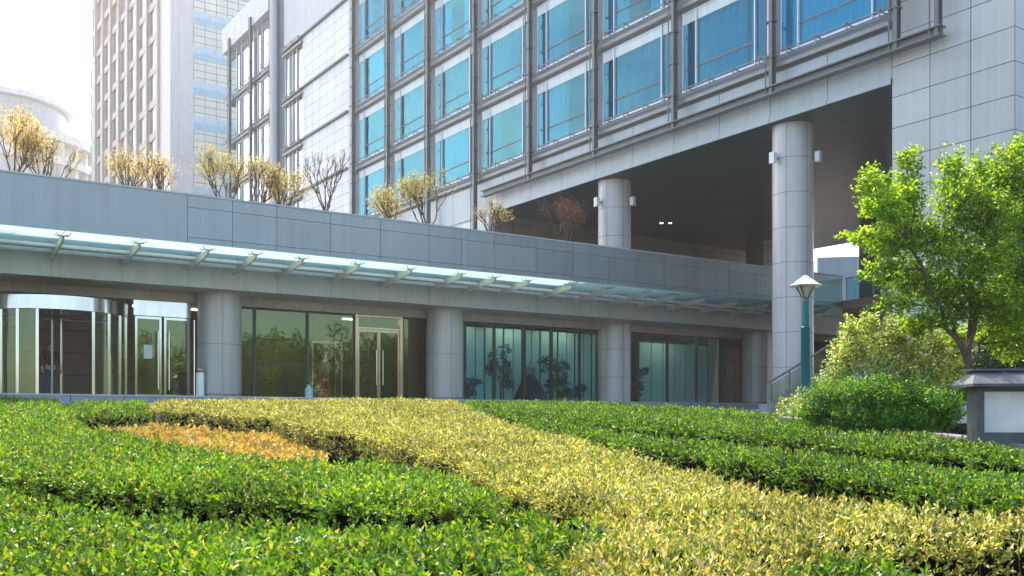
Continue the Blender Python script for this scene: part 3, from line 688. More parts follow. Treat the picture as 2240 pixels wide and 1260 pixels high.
# ------------------------------------------------------------------ stone sign wall and kerb at right
sg_o = Vector(px(2141, 945, 10.4)); sgw = empty('garden_wall', sg_o, R(-3), label='short white rendered garden wall with dark post and grey slate cap at the right edge', cat='wall')
MB().box(.06, 3.2, .06, .24, -.25, .5).build('wall_panel', M['render'], sgw)
MB().box(-.02, .06, 0, .26, -.25, .5).box(.06, 3.2, .03, .31, .44, .5).box(.06, 3.2, .0, .34, -.25, -.005).build('frame', M['slate'], sgw)
cp = MB(); cp.v = [(-.13, -.16, .49), (3.3, -.16, .49), (3.3, .44, .49), (-.13, .44, .49), (-.13, -.16, .52), (3.3, -.16, .52), (3.3, .44, .52), (-.13, .44, .52), (0, .1, .665), (3.3, .1, .665), (3.3, .26, .665), (0, .26, .665)]
cp.f = [(0, 1, 2, 3), (0, 4, 5, 1), (1, 5, 6, 2), (2, 6, 7, 3), (3, 7, 4, 0), (4, 8, 9, 5), (5, 9, 10, 6), (6, 10, 11, 7), (7, 11, 8, 4), (8, 11, 10, 9)]
cp = cp.build('slate_cap', M['slate'], sgw)
tb = MB()
for k in range(9): tb.box(-.05+.37*k, .3+.37*k, .06+.01*(k % 2), .3, .667, .69+.006*(k % 3))
tb.build('cap_stone', M['slate'], cp)
kb = MB()
pts = [px(1700, 921, 15), px(1950, 948, 13.0), px(2130, 972, 10.9), px(2400, 1010, 9.3)]
for i in range(3):
    a, b_ = pts[i], pts[i+1]; h0, h1 = a[2], b_[2]; b0 = len(kb.v); off_ = .28
    for (q, h) in ((a, h0), (b_, h1)):
        kb.v += [(q[0], q[1], h-.8), (q[0]+off_, q[1]+.25, h-.8), (q[0]+off_, q[1]+.25, h+.07), (q[0], q[1], h+.07)]
    kb.f += [tuple(b0+j for j in f) for f in ((0, 1, 2, 3), (7, 6, 5, 4), (0, 4, 5, 1), (1, 5, 6, 2), (2, 6, 7, 3), (3, 7, 4, 0))]
kb.build('kerb', M['kerb'], kind='structure')

# ------------------------------------------------------------------ garden hedges
def zt(Y, dz=0): return -.7924+.052*Y+dz
def unproj(x, y, dz=0):
    Y = (.7924-dz)/(.052+(y-920)/F); return ((x-1120)/F*Y, Y)
def inside(P, poly):
    x, y = P[:, 0], P[:, 1]; c = np.zeros(len(P), bool); n = len(poly)
    for i in range(n):
        x1, y1 = poly[i]; x2, y2 = poly[(i+1) % n]
        if y1 == y2: continue
        k = ((y1 > y) != (y2 > y)) & (x < (x2-x1)*(y-y1)/(y2-y1)+x1); c ^= k
    return c
def edist(P, poly):
    d = np.full(len(P), 1e9); n = len(poly)
    for i in range(n):
        a = np.array(poly[i]); b = np.array(poly[(i+1) % n]); ab = b-a; L2 = max((ab**2).sum(), 1e-9)
        t_ = np.clip(((P-a)@ab)/L2, 0, 1); q = a+t_[:, None]*ab; d = np.minimum(d, np.linalg.norm(P-q, axis=1))
    return d
def snoise(P, s, seed):
    r = np.random.default_rng(seed); out = 0
    for k in range(5):
        w = r.normal(size=2)*s*(1+.7*k); ph = r.uniform(0, 6.3); out = out+np.sin(P@w+ph)/(1+.5*k)
    return out/2.5
LEAFN = [0]
def hedge(name, poly_px, mat, label, cat='hedge', dz=0, rel=1, dens=1.0, leaf=.037, height=.5, seed=1, wid=.5, up=.8, side=True, kind=None):
    poly = [unproj(x, y, dz) for x, y in poly_px]
    A = np.array(poly); lo, hi = A.min(0), A.max(0)
    # shoots on the top surface, thinned with distance
    Ps = []
    for (ya, yb) in ((0, 5), (5, 7), (7, 10), (10, 14), (14, 18), (18, 30)):
        y0, y1 = max(lo[1], ya), min(hi[1], yb)
        if y1 <= y0: continue
        ym = (y0+y1)/2; l = leaf*(1+max(0, ym-6)*.045); per = 5
        n = int((hi[0]-lo[0])*(y1-y0)*dens*1.9/(l*l*wid*.55)/per*.62)
        P = np.stack([rng.uniform(lo[0], hi[0], n), rng.uniform(y0, y1, n)], 1)
        P = P[(np.abs(P[:, 0]) < P[:, 1]*.6+1.2)]
        P = P[inside(P, poly)]
        Ps.append(np.concatenate([P, np.full((len(P), 1), l)], 1))
    P = np.concatenate(Ps); ed = edist(P[:, :2], poly)
    nz = (snoise(P[:, :2], 2.2, seed)*.04+snoise(P[:, :2], 8, seed+5)*.03)*rel
    z = zt(P[:, 1], dz)+nz-.07*np.clip(1-ed/.12, 0, 1)**2+rng.normal(0, .02, len(P))-rng.exponential(.03, len(P))
    base = np.stack([P[:, 0], P[:, 1], z+EZ-.05], 1); l = P[:, 2]
    ax = np.zeros_like(base); ax[:, 2] = 1; ax += rng.normal(0, .35, ax.shape); ax = nrm(ax)
    # side shoots
    if side:
        sb_, sa_, sl_ = [], [], []
        n = len(poly); cen = A.mean(0)
        for i in range(n):
            a, b = A[i], A[(i+1) % n]; L = np.linalg.norm(b-a); ym = (a[1]+b[1])/2; lm = leaf*(1+max(0, ym-6)*.045)
            e = (b-a)/max(L, 1e-6); no_ = np.array([e[1], -e[0]])
            test = np.array([(a+b)/2+no_*.02])
            if inside(test, poly)[0]: no_ = -no_
            if no_[1] > .3: continue           # faces away from the garden path
            m_ = int(L*height*dens*1.25/(lm*lm*wid*.55)/4*.6)
            tt = rng.uniform(0, 1, m_); q = a+(b-a)*tt[:, None]
            hz = rng.uniform(0, 1, m_)**1.9
            q = q+no_*(rng.normal(-.02, .035, m_)+.05*np.sin(tt*L*4+seed))[:, None]-no_*(.03*hz)[:, None]
            zz = zt(q[:, 1], dz)+EZ-.10-hz*(height-.1)
            vis = np.abs(q[:, 0]) < q[:, 1]*.6+1.2
            sb_.append(np.stack([q[:, 0], q[:, 1], zz], 1)[vis])
            d_ = np.stack([np.full(m_, no_[0]), np.full(m_, no_[1]), np.full(m_, .7)], 1)+rng.normal(0, .4, (m_, 3))
            sa_.append(nrm(d_)[vis]); sl_.append(np.full(m_, lm)[vis])
        base = np.concatenate([base]+sb_); ax = np.concatenate([ax]+sa_); l = np.concatenate([l]+sl_)
    V, Fc = [], []; off = 0
    for k in range(5):
        h = .25+.75*k/4; ang = rng.uniform(0, 2*math.pi, len(base))
        r1 = nrm(np.cross(ax, np.array([[.3, .8, .1]]))); r2 = np.cross(ax, r1)
        out = r1*np.cos(ang)[:, None]+r2*np.sin(ang)[:, None]
        d = nrm(ax*(up if k < 4 else 1.6)+out*1.0)
        p = base+ax*(l*1.5*h)[:, None]
        v, f = leaves(p, d, l*rng.uniform(.75, 1.2, len(base)), wid)
        V.append(v); Fc.append(f+off); off += len(v)
    V = np.concatenate(V); Fc = np.concatenate(Fc); LEAFN[0] += len(V)//4
    ro = empty(name, (0, 0, 0), label=label, cat=cat)
    if kind: ro['kind'] = kind
    raw_mesh('foliage', V, Fc, 3, mat, ro)
    # stems near the near edges
    sm = MB()
    n = len(poly)
    for i in range(n):
        a, b = A[i], A[(i+1) % n]; L = np.linalg.norm(b-a)
        for k in range(int(L/.09)):
            tt = random.random(); q = a+(b-a)*tt; q = q+(cen-q)/max(np.linalg.norm(cen-q), .1)*random.uniform(.05, .18) if side else q
            if abs(q[0]) > q[1]*.6+.5: continue
            z1 = zt(q[1], dz)+EZ-.1; z0 = z1-height
            sm.tube([(q[0], q[1], z0), (q[0]+random.uniform(-.04, .04), q[1]+random.uniform(-.04, .04), z1)], [.007, .004], 3)
    if sm.v: sm.build('stems', M['twig'], ro, kind='stuff')
    # solid stand-in for inner branches, added to block light and darken the gaps
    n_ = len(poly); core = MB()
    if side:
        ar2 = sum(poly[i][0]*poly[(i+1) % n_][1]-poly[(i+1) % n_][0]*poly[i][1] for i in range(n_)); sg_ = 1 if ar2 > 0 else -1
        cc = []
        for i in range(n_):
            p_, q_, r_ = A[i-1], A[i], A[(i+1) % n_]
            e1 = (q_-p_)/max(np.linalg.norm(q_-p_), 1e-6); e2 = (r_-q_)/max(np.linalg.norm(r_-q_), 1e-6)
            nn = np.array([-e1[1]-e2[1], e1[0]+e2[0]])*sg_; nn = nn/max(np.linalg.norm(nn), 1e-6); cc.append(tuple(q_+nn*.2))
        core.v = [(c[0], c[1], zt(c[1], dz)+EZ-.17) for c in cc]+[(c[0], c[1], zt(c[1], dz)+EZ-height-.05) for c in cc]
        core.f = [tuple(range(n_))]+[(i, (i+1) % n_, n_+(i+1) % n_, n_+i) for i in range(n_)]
        core.build('light_block_core', M['core'], ro)
    return ro
hedge('hedge', [(-250, 1066), (0, 1071), (150, 1090), (300, 1110), (430, 1122), (560, 1124), (700, 1136), (850, 1135), (1000, 1135), (1180, 1140), (1300, 1158), (1222, 1180), (1205, 1230), (1195, 1330), (1100, 1420), (-300, 1420), (-320, 1200)],
      M['g1'], 'clipped bright green hedge filling the bottom left corner', seed=2)
hedge('hedge', [(-150, 873), (130, 877), (150, 905), (200, 940), (330, 960), (480, 985), (620, 1006), (760, 1010), (900, 1013), (1000, 1036), (1070, 1066), (1140, 1092), (1190, 1126), (1300, 1122), (1330, 1140), (1290, 1146), (1180, 1104), (850, 1084), (720, 1080), (640, 1068), (500, 1066), (400, 1058), (300, 1048), (200, 1038), (100, 1028), (0, 1018), (-250, 1010)],
      M['g1'], 'clipped green hedge band left of centre, in front of the orange bedding', seed=3)
hedge('hedge', [(335, 882), (500, 878), (700, 876), (1000, 879), (1030, 900), (1150, 940), (1290, 968), (1400, 1000), (1516, 1035), (1630, 1060), (1780, 1087), (1930, 1105), (2050, 1116), (2130, 1124), (2240, 1120), (2420, 1120), (2420, 1160), (2240, 1158), (2050, 1165), (1900, 1178), (1760, 1198), (1640, 1235), (1560, 1330), (1205, 1330), (1215, 1220), (1245, 1178), (1350, 1160), (1355, 1125), (1300, 1092), (1190, 1066), (1095, 1036), (1010, 992), (900, 963), (800, 935), (700, 926), (600, 906), (450, 895), (335, 890)],
      M['y1'], 'long yellow-leaved hedge sweeping from the back to the bottom right', seed=4, leaf=.035, wid=.42, up=1.1, dens=.95)
hedge('hedge', [(155, 882), (325, 882), (328, 898), (250, 900), (175, 898)], M['g1'], 'small green hedge block at the back, left of the yellow hedge', seed=5)
hedge('hedge', [(1000, 881), (1300, 883), (1680, 905), (1900, 934), (2100, 961), (2240, 983), (2420, 1005), (2420, 1010), (2220, 989), (1973, 972), (1783, 951), (1630, 939), (1440, 928), (1290, 914), (1130, 902)],
      M['g2'], 'deep green hedge band at the right in front of the stone kerb', seed=6, rel=.6)
hedge('hedge', [(1130, 915), (1290, 936), (1440, 956), (1630, 972), (1783, 987), (1973, 1012), (2220, 1032), (2420, 1056), (2420, 1088), (2240, 1080), (2130, 1068), (2050, 1050), (1930, 1030), (1780, 1008), (1630, 990), (1516, 976), (1400, 960), (1290, 944), (1160, 926)],
      M['g2'], 'lower green hedge band with dark stems facing the yellow hedge', seed=7, rel=.6)
hedge('hedge', [(1720, 1228), (1820, 1215), (1960, 1222), (2040, 1245), (2060, 1330), (1640, 1330), (1660, 1260)], M['g1'], 'small green hedge patch at the bottom edge below the yellow hedge', seed=8, dz=-.04)
hedge('bedding_plants', [(225, 938), (335, 936), (450, 944), (600, 957), (670, 980), (710, 996), (690, 1015), (480, 1020), (330, 1000), (230, 970)], M['o1'], 'low orange-leaved bedding plants between green and yellow hedges', cat='bedding plants', dz=-.40, seed=9, side=False, leaf=.05, height=.12, wid=.7, kind='stuff')
hedge('bedding_plants', [(1560, 1046), (1800, 1084), (2040, 1106), (2040, 1130), (1780, 1112), (1560, 1075)], M['o1'], 'sparse orange bedding plants at the foot of the green hedge at right', cat='bedding plants', dz=-.3, seed=10, side=False, leaf=.04, height=.2, wid=.7, dens=.35, kind='stuff')

# ------------------------------------------------------------------ trees and shrubs
def clump_leaves(clumps, leaf, dens, wid=.5, flat=.5, sprig=7, lenf=.55):
    """clumps: (cx,cy,cz,rx,ry,rz). sprigs grow outwards from each clump's core; leaves sit along every sprig"""
    V, Fc = [], []; off = 0; tw = []
    for (cx, cy, cz, rx, ry, rz) in clumps:
        vol = (rx*ry*rz)**(2/3)*4*math.pi; n = max(4, int(vol*dens/(leaf*leaf*wid*sprig)))
        d = nrm(rng.normal(size=(n, 3))); rad = rng.uniform(.35, 1.0, n)**.6
        c0 = np.array([[cx, cy, cz]]); rr_ = np.array([[rx, ry, rz]])
        tip = c0+d*rr_*rad[:, None]*rng.uniform(.8, 1.35, n)[:, None]
        ax = nrm(d*np.array([[1, 1, .6]])+np.array([[0, 0, .55]])+rng.normal(0, .3, (n, 3)))
        L = rng.uniform(.6, 1.5, n)*lenf*1.25*min(rx, rz)
        st_ = tip-ax*L[:, None]; tw.append((st_, tip))
        for k in range(sprig):
            h = .15+.85*k/(sprig-1); p = st_+ax*(L*h)[:, None]
            o_ = nrm(np.cross(ax, rng.normal(size=(n, 3))))
            dd = nrm(o_+ax*.55+np.array([[0, 0, -.1]])); dd[:, 2] *= (1-flat*.5); dd = nrm(dd)
            v, f = leaves(p, dd, leaf*rng.uniform(.7, 1.2, n), wid); V.append(v); Fc.append(f+off); off += len(v)
    return np.concatenate(V), np.concatenate(Fc), tw
def woody(b, p0, p1, r0, r1, n=6, seg=5, wob=.05):
    p0, p1 = Vector(p0), Vector(p1); L = (p1-p0).length; pts = []; rs = []
    for i in range(seg+1):
        t_ = i/seg; q = p0.lerp(p1, t_)
        if 0 < i < seg: q += Vector((random.uniform(-1, 1), random.uniform(-1, 1), random.uniform(-.4, .4)))*L*wob
        pts.append(q); rs.append(r0+(r1-r0)*t_)
    b.tube(pts, rs, n); return pts
def tree(name, base, fork, clumps, leafm, leaf, dens, label, cat='tree', tr=.06, group=None, wid=.5, barkm='bark', twigs=12, limbs=None):
    ro = empty(name, base, label=label, cat=cat, group=group); B = Vector(base)
    C = [(c[0]-B.x, c[1]-B.y, c[2]-B.z)+tuple(c[3:]) for c in clumps]
    t_ = MB(); fk = Vector(fork)-B
    woody(t_, (0, 0, 0), fk, tr, tr*.8, 8, 4, .02)
    nodes = [fk]
    lims = limbs or [None]
    stems = []
    if limbs:
        for l in limbs:
            e = Vector(l)-B; pts = woody(t_, fk, e, tr*.62, tr*.3, 7, 6, .03); stems += pts
    else: stems = [fk]
    for c in C:
        p = Vector(c[:3]); s = min(stems, key=lambda q: (q-p).length+max(0, q.z-p.z)*2)
        woody(t_, s, p, tr*.3, tr*.12, 5, 4, .06)
    V, Fc, tw_ = clump_leaves(C, leaf, dens, wid)
    for (st_, tip), c in zip(tw_, C):
        for i in range(min(len(st_), twigs)): woody(t_, c[:3], tip[i], tr*.09, tr*.04, 3, 2, .05)
    t_.build('trunk', M[barkm], ro, smooth=True)
    raw_mesh('crown', V, Fc, 3, leafm, ro); LEAFN[0] += len(V)//4
    return ro
def pc(x, y, Y, rx, ry, ryy=None, k=None):
    p = px(x, y, Y); s = Y/F; return (p[0], p[1], p[2], rx*s, (ryy or (rx+ry)/2)*s, ry*s)
YT = 12.3
cl = [pc(1905, 400, YT, 34, 40), pc(1985, 372, YT+.1, 26, 60), pc(1975, 430, YT, 55, 55), pc(1925, 445, YT-.2, 55, 32), pc(1895, 515, YT-.3, 50, 22), pc(1945, 530, YT, 55, 40),
      pc(1985, 500, YT+.3, 60, 55), pc(1930, 590, YT-.1, 50, 32), pc(1990, 600, YT+.3, 60, 45), pc(2078, 385, YT+.2, 36, 62), pc(2110, 440, YT, 60, 60), pc(2150, 390, YT+.4, 46, 60),
      pc(2205, 370, YT, 50, 60), pc(2240, 430, YT+.2, 70, 90), pc(2170, 470, YT-.2, 70, 65), pc(2065, 520, YT, 70, 60), pc(2140, 560, YT-.3, 75, 60), pc(2215, 560, YT+.2, 75, 80),
      pc(2050, 620, YT+.2, 70, 45), pc(2120, 650, YT, 75, 45), pc(2200, 670, YT-.2, 75, 60), pc(2265, 650, YT+.1, 70, 90), pc(1965, 660, YT-.2, 50, 26), pc(2240, 310+20, YT+.3, 40, 40), pc(2060, 690, YT-.1, 60, 26), pc(2230, 745, YT+.3, 70, 45), pc(2300, 500, YT, 80, 120), pc(2320, 700, YT, 80, 90), pc(1955, 475, YT-.35, 40, 25), pc(2000, 715, YT+.1, 40, 24), pc(2180, 730, YT+.2, 50, 30), pc(2095, 735, YT+.4, 40, 26)]
tree('maple_tree', px(2122, 850, YT), px(2118, 800, YT), cl, M['tree_leaf'], .055, 1.9, 'young maple with bright yellow-green leaves at the right in front of the stone wall', tr=.058, wid=.55, twigs=10,
     limbs=[px(2065, 650, YT), px(2140, 640, YT-.1), px(2150, 450, YT), px(2200, 660, YT+.3), px(1990, 540, YT)])
YS = 13.2
cl = [pc(1835, 800, YS, 42, 42), pc(1870, 760, YS, 50, 50), pc(1860, 715, YS, 26, 26), pc(1900, 705, YS, 28, 30), pc(1930, 755, YS+.2, 60, 50), pc(1965, 715, YS, 40, 36), pc(1990, 770, YS, 60, 55), pc(2040, 730, YS, 50, 45), pc(2060, 790, YS, 60, 45), pc(1930, 815, YS-.2, 70, 40), pc(1810, 840, YS-.1, 30, 30), pc(2090, 750, YS+.3, 40, 60), pc(2010, 820, YS-.2, 70, 40)]
tree('variegated_shrub', px(1950, 900, YS), px(1950, 860, YS), cl, M['varieg_leaf'], .05, 1.5, 'cream and yellow variegated shrub with reddish tips behind the round green bush', cat='shrub', tr=.03, twigs=8)
cl = [pc(1720, 885, 14.5, 26, 20), pc(1748, 878, 14.4, 24, 26), pc(1735, 900, 14.2, 30, 18)]
tree('variegated_shrub', px(1735, 925, 14.4), px(1735, 905, 14.4), cl, M['varieg_leaf'], .045, .8, 'small low yellowish shrub at the foot of the stair railing', cat='shrub', tr=.02, twigs=8)
YB = 12.6
cl = [pc(1800, 870, YB, 48, 40), pc(1860, 862, YB, 60, 44), pc(1930, 862, YB-.1, 60, 46), pc(2000, 870, YB, 60, 46), pc(1780, 903, YB, 42, 30), pc(1850, 908, YB-.2, 60, 34), pc(1930, 914, YB-.2, 60, 34), pc(2005, 918, YB-.2, 60, 34), pc(2050, 900, YB-.1, 40, 40)]
tree('boxwood_bush', px(1900, 945, YB), px(1900, 900, YB), cl, M['box_leaf'], .036, 2.2, 'dense round bright green clipped bush in front of the variegated shrub', cat='bush', tr=.03, twigs=4)
cl = [pc(2060, 880, 12.3, 40, 40), pc(2085, 900, 12.2, 30, 35), pc(2100, 850, 12.6, 36, 40)]
tree('dark_shrub', px(2075, 955, 12.3), px(2075, 925, 12.3), cl, M['box_leaf'], .04, 1.6, 'loose green shrub between the round bush and the garden wall', cat='shrub', tr=.03, twigs=8)
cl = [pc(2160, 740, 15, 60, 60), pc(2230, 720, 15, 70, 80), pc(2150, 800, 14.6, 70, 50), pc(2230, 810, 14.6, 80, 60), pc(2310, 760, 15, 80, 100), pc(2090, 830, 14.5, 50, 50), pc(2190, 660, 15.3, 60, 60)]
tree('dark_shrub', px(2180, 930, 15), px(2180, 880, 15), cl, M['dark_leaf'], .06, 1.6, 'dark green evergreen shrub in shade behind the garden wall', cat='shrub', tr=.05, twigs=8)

# small trees in planters on the podium roof
def roof_tree(x, ytop, ybase, w, mat, dens, label, D=32.4, seed=0, leaf=.07, nm='roof_tree', grow=1.0):
    u = (x-1120)/F; Y = D/(-.5448*u+.8386); s = Y/F
    base = (u*Y, Y, 6.2+EZ); h = (ybase-ytop)
    r = random.Random(seed); ro = empty(nm, base, label=label, cat='tree', group='small trees along the podium roof')
    t_ = MB(); zb = 0; ztop = (920-ytop)*s-6.2
    tips = []
    ft_ = ztop*.32
    woody(t_, (0, 0, 0), (0, 0, ft_), .07, .05, 6, 3, .02)
    def br(p, d, L, rad, lev):
        q = p+d*L; woody(t_, p, q, rad, rad*.6, 4 if lev > 0 else 5, 3, .06)
        if lev >= 2: tips.append((p.lerp(q, .4), q)); 
        if lev < 3:
            for k in range(r.choice([2, 3, 3])):
                nd = (d+Vector((r.uniform(-.6, .6), r.uniform(-.6, .6), r.uniform(-.05, .75)))).normalized(); br(q, nd, L*r.uniform(.6, .85), rad*.6, lev+1)
            if lev == 3: pass
    wm = w*s*.5
    for k in range(6):
        a = r.uniform(0, 6.3); sp = r.uniform(.2, 1.0)
        d = Vector((math.cos(a)*sp*wm, math.sin(a)*sp*wm, (ztop-ft_)*r.uniform(.5, .95))).normalized()
        br(Vector((0, 0, ft_*r.uniform(.7, 1))), d, (ztop-ft_)*.36, .035, 0)
    t_.build('trunk', M['twig'], ro)
    n = int(len(tips)*dens*.6); leaf *= .7
    if n:
        idx = rng.integers(0, len(tips), n); tt = rng.uniform(0, 1.05, n)
        A_ = np.array([tuple(a) for a, b in tips]); B_ = np.array([tuple(b) for a, b in tips])
        p = A_[idx]+(B_[idx]-A_[idx])*tt[:, None]+rng.normal(0, .14, (n, 3))
        V, Fc = leaves(p, nrm(rng.normal(size=(n, 3))), leaf*rng.uniform(.6, 1.2, n), .55)
        raw_mesh('crown', V, Fc, 3, mat, ro); LEAFN[0] += n
    return ro
roof_tree(28, 235, 375, 170, M['orange_leaf'], 30, 'leafy orange tree at the far left of the podium roof', seed=1, leaf=.12)
roof_tree(105, 300, 380, 110, M['gold_leaf'], 12, 'small pale golden tree beside the orange tree at the far left', seed=2, leaf=.1)
roof_tree(285, 330, 400, 130, M['orange_leaf'], 14, 'low orange tree in front of the beige tower', seed=3, leaf=.1)
roof_tree(350, 340, 410, 90, M['orange_leaf'], 12, 'small orange tree at the corner of the beige tower', seed=4, leaf=.1)
roof_tree(490, 325, 430, 190, M['olive_leaf'], 26, 'wide olive-leaved tree in front of the cream panelled tower side', seed=5, leaf=.1)
roof_tree(560, 345, 440, 120, M['gold_leaf'], 14, 'thin golden tree left of the orange and bare trees', seed=6, leaf=.09)
roof_tree(612, 362, 450, 110, M['gold_leaf'], 24, 'compact golden-orange tree beside the bare tree', seed=7, leaf=.1)
roof_tree(712, 318, 462, 110, M['olive_leaf'], 1.2, 'bare upright tree with few leaves on the podium roof', seed=8, leaf=.08)
roof_tree(862, 405, 480, 90, M['gold_leaf'], 20, 'small yellow tree left of the big olive tree above the parapet', seed=9, leaf=.1)
roof_tree(940, 372, 490, 170, M['olive_leaf'], 26, 'large olive-gold tree below the blue hotel windows', seed=10, leaf=.09)
roof_tree(1085, 435, 508, 90, M['gold_leaf'], 8, 'sparse pinkish-gold tree at the edge of the dark underpass', seed=11, leaf=.09)
roof_tree(1238, 425, 525, 100, M['red_leaf'], 16, 'red-brown leaved tree against the dark space under the hotel', seed=12, leaf=.1)

# trees across the street behind the viewer, seen mirrored in the shop glass
for i, (x_, y_, h_) in enumerate([(25, 19, 8), (27, 13.5, 9), (26, 8.5, 8), (28, 3, 9.5), (27, -2, 8), (28, -7, 9), (29, -13, 9), (35, 16, 10), (36, 9, 9), (37, 1, 11), (37, -6, 10), (34, -20, 12), (22, -24, 10), (12, -26, 9), (2, -28, 10)]):
    r = random.Random(i); cl = []
    for k in range(26):
        a = r.uniform(0, 6.3); q = r.uniform(0, 3.6); cl.append((x_+q*math.cos(a), y_+q*math.sin(a), h_*(.1+.8*r.random()), r.uniform(1.0, 1.8), r.uniform(1.0, 1.8), r.uniform(.9, 1.5)))
    tree('street_tree', (x_, y_, 0), (x_, y_, h_*.4), cl, M['tree_leaf'], .32, .5, 'leafy green street tree mirrored in the shopfront glass', tr=.18, twigs=2, group='street trees opposite the podium')

# ------------------------------------------------------------------ things in and at the shopfront
def in_shop(a, D, z=.7): return wpt(a, D, z)
def dplant(a, D, h, w, label, seed):
    r = random.Random(seed); b0 = in_shop(a, D, .705); cl = []
    for k in range(7): cl.append((b0[0]+r.uniform(-w, w)*.84, b0[1]+r.uniform(-w, w)*.54, b0[2]+h*r.uniform(.35, .95), w*.45, w*.3, h*.16))
    tree('indoor_plant', b0, (b0[0], b0[1], b0[2]+h*.3), cl, M['blue_leaf'], .15, 1.6, label, cat='plant', tr=.04, group='plants behind the teal windows', twigs=3)
dplant(20.9, 33.0, 2.3, .55, 'tall blue-green leafy plant left of the dark gown', 1)
dplant(23.5, 33.0, 2.2, .6, 'tall blue-green leafy plant right of the dark gown', 2)
dplant(19.4, 33.0, 1.1, .6, 'low blue-green plant at the left end of the teal windows', 3)
dplant(24.5, 33.0, .9, .6, 'low blue-green plant beside the third round column', 4)
dplant(28.2, 33.1, 1.7, .5, 'blue-green plant right of the third round column', 5)
gw = empty('gown_mannequin', in_shop(22.35, 33.0, .705), PA, label='mannequin in a wide dark blue gown behind the teal window', cat='mannequin')
MB().lathe((0, 0, 0), [(.78, 0), (.62, .4), (.4, .85), (.17, 1.2)], 28).build('skirt', M['navy'], gw, smooth=True)
MB().lathe((0, 0, 0), [(.165, 1.18), (.2, 1.4), (.21, 1.5), (.1, 1.6), (.055, 1.64), (.055, 1.72)], 20).build('torso', M['skin'], gw, smooth=True)
cs = empty('display_case', in_shop(13.25, 32.85, .705), PA, label='brass framed display case behind the glass right of the first round column', cat='display case')
fr = MB()
for x_ in (-.55, .55):
    for y_ in (-.2, .35): fr.box(x_-.02, x_+.02, y_-.02, y_+.02, 0, 2.15)
for z_ in (0.02, 2.12):
    fr.box(-.53, .53, -.22, -.18, z_, z_+.035); fr.box(-.53, .53, .33, .37, z_, z_+.035)
    fr.box(-.57, -.53, -.18, .33, z_, z_+.035); fr.box(.53, .57, -.18, .33, z_, z_+.035)
fr.build('frame', M['gold'], cs)
rm = empty('dress_mannequin', in_shop(13.25, 32.9, .76), PA, label='mannequin in pink top and red dress inside the brass display case', cat='mannequin')
MB().lathe((0, 0, 0), [(.27, 0), (.22, .5), (.15, .95)], 24).build('skirt', M['red'], rm, smooth=True)
MB().prism([(-.24, -.12), (-.1, -.2), (-.08, .1), (-.22, .12)], .0, .98).build('red_train', M['red'], rm)
MB().lathe((0, 0, 0), [(.15, .95), (.24, 1.15), (.22, 1.3), (.2, 1.35), (.07, 1.45), (.06, 1.5), (.1, 1.6), (.1, 1.68), (.05, 1.76)], 20).build('torso', M['pink'], rm, smooth=True)
# podium small things: bin, notice, bottle
bn = empty('ash_bin', wpt(8.35, 31.2, .735), PA, label='slim white ash bin beside the first round column', cat='bin')
MB().lathe((0, 0, 0), [(.13, 0), (.13, .78), (.12, .8)], 20).build('body', M['white'], bn, smooth=True)
MB().lathe((0, 0, 0), [(.12, .8), (.14, .83), (.14, .92), (.1, .94)], 20).build('lid', M['chrome'], bn, smooth=True)
MB().box(-.13, .13, -.004, .004, 0, .45).build('notice', M['paper'], None, label='white paper notice taped to the glass door right of the revolving door', cat='notice').location = wpt(7.0, 32.37, 2.0)
bpy.data.objects['notice'].rotation_euler[2] = PA
MB().lathe((0, 0, 0), [(.13, 0), (.13, .34), (.06, .42), (.05, .48), (.06, .49)], 18).build('water_jar', pm('pale_teal_glaze', (.35, .6, .6), .3), smooth=True, label='pale teal jar on the plinth in front of the shop glass', cat='jar').location = wpt(12.0, 31.2, .735)
bpy.data.objects['water_jar'].name = 'jar'

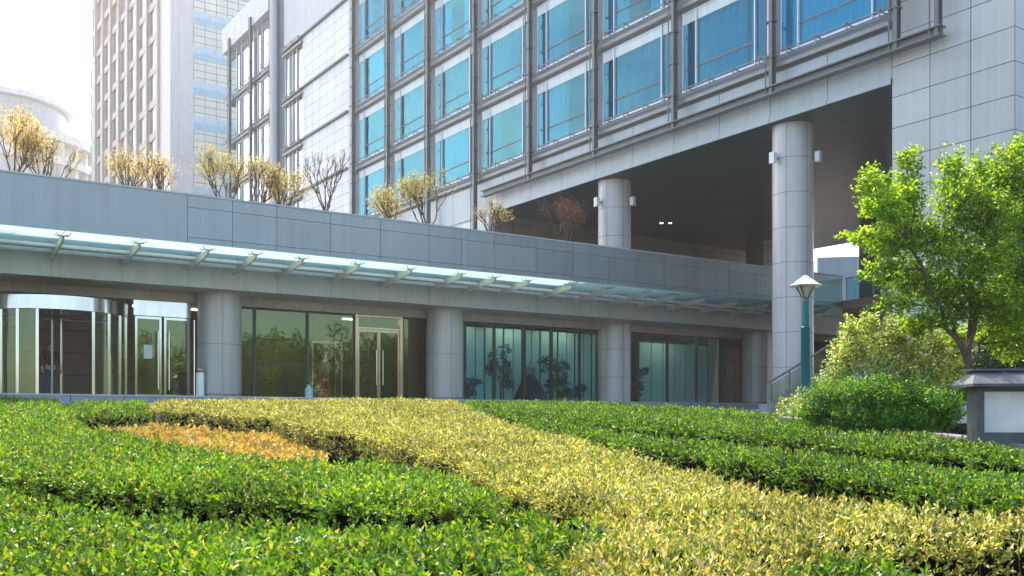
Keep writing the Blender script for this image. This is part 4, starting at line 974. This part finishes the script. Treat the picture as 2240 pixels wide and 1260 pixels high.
# person in the revolving door opening
def person(loc, rz):
    ro = empty('person', loc, rz, label='person in dark maroon top and blue jeans standing in the revolving door opening', cat='person')
    def skin_mesh(name, joints, mat, lv=2):
        me = bpy.data.meshes.new(name); vs = [j[0] for j in joints]; es = [(i, j[2]) for i, j in enumerate(joints) if j[2] is not None]
        me.from_pydata(vs, es, []); o = finish(name, me, mat, ro)
        md = o.modifiers.new('Skin', 'SKIN'); sv = me.skin_vertices[0].data
        for i, j in enumerate(joints): sv[i].radius = j[1] if isinstance(j[1], tuple) else (j[1], j[1])
        sv[0].use_root = True; sd = o.modifiers.new('Sub', 'SUBSURF'); sd.levels = lv; sd.render_levels = lv
        for p in me.polygons: p.use_smooth = True
        return o
    # continuous body (skin): pelvis root, legs, spine, neck, head, arms, hands
    J = [((0, 0, .9), (.13, .1), None), ((0, 0, 1.1), (.13, .09), 0), ((0, -.01, 1.35), (.17, .1), 1), ((0, 0, 1.46), (.06, .06), 2), ((0, .01, 1.53), (.055, .06), 3), ((0, .02, 1.62), (.078, .095), 4), ((0, .02, 1.70), (.06, .075), 5),
         ((.1, 0, .85), (.085, .09), 0), ((.11, .03, .48), (.058, .06), 7), ((.12, 0, .1), (.04, .042), 8), ((.13, .14, .04), (.04, .03), 9),
         ((-.1, 0, .85), (.085, .09), 0), ((-.11, .05, .48), (.058, .06), 11), ((-.12, -.02, .1), (.04, .042), 12), ((-.13, .12, .04), (.04, .03), 13),
         ((.2, 0, 1.4), (.055, .055), 2), ((.27, -.02, 1.13), (.042, .042), 15), ((.27, .08, .9), (.03, .03), 16), ((.27, .11, .82), (.024, .034), 17),
         ((-.2, 0, 1.4), (.055, .055), 2), ((-.27, -.02, 1.13), (.042, .042), 19), ((-.25, .1, .9), (.03, .03), 20), ((-.25, .13, .82), (.024, .034), 21)]
    for sgn, w_ in ((1, 18), (-1, 22)):
        for k in range(4):
            i = len(J); x_ = J[w_][0][0]; J.append(((x_+sgn*.005, .10+.02*k, .78), .009, w_)); J.append(((x_, .11+.02*k, .745-.006*(k % 2)), .008, i))
        J.append(((x_-sgn*.03, .15, .80), .009, w_))
    skin_mesh('body', J, M['skin'])
    skin_mesh('shirt', [((0, 0, .92), (.15, .12), None), ((0, 0, 1.1), (.15, .11), 0), ((0, -.01, 1.35), (.185, .115), 1), ((0, 0, 1.44), (.09, .08), 2), ((.2, 0, 1.4), (.068, .068), 2), ((.27, -.02, 1.13), (.055, .055), 4), ((.27, .06, .95), (.045, .045), 5), ((-.2, 0, 1.4), (.068, .068), 2), ((-.27, -.02, 1.13), (.055, .055), 7), ((-.25, .08, .95), (.045, .045), 8)], M['shirt'])
    skin_mesh('jeans', [((0, 0, .93), (.14, .11), None), ((.1, 0, .83), (.098, .102), 0), ((.11, .03, .48), (.072, .075), 1), ((.12, 0, .1), (.06, .06), 2), ((-.1, 0, .83), (.098, .102), 0), ((-.11, .05, .48), (.072, .075), 4), ((-.12, -.02, .1), (.06, .06), 5)], M['jeans'])
    MB().lathe((0, 0, 0), [(.088, 1.62), (.098, 1.68), (.085, 1.74), (.04, 1.78), (0.001, 1.785)], 20).build('hair', M['hair'], ro, smooth=True)
    fc = MB().lathe((-.03, .105, 1.645), [(.008, -.006), (.01, 0), (.008, .006)], 8).lathe((.03, .105, 1.645), [(.008, -.006), (.01, 0), (.008, .006)], 8).box(-.02, .02, .1, .112, 1.575, 1.583); fc.build('eyes', M['hair'], ro)
    return ro
person(wpt(4.15, 32.4, .70), PA+R(190))
hm = bpy.data.materials.new('haze_air'); hm.use_nodes = True; t = hm.node_tree; t.nodes.clear(); o = t.nodes.new('ShaderNodeOutputMaterial')
pv_ = N(t, 'ShaderNodeVolumePrincipled'); pv_.inputs['Density'].default_value = .00065; pv_.inputs['Color'].default_value = (1, .975, .94, 1); pv_.inputs['Anisotropy'].default_value = .55
t.links.new(pv_.outputs[0], o.inputs['Volume'])
MB().box(-190, 120, -60, 240, -3, 75).build('haze', hm, kind='stuff')
for ob in SC.objects:
    if ob.name.startswith('pane') and ob.parent and ob.parent.parent in (hotel, pod):
        ob.rotation_euler = (0, 0, 0); a = Vector(ob.bound_box[0]); b = Vector(ob.bound_box[6]); c = (a+b)/2
        import mathutils
        e = mathutils.Euler((random.gauss(0, .0012), random.gauss(0, .003), random.gauss(0, .003))) if ob.parent.parent == hotel else mathutils.Euler((0, 0, random.gauss(0, .0012)))
        ob.rotation_euler = e; ob.location = c-e.to_matrix()@c
print('LEAVES', LEAFN[0])
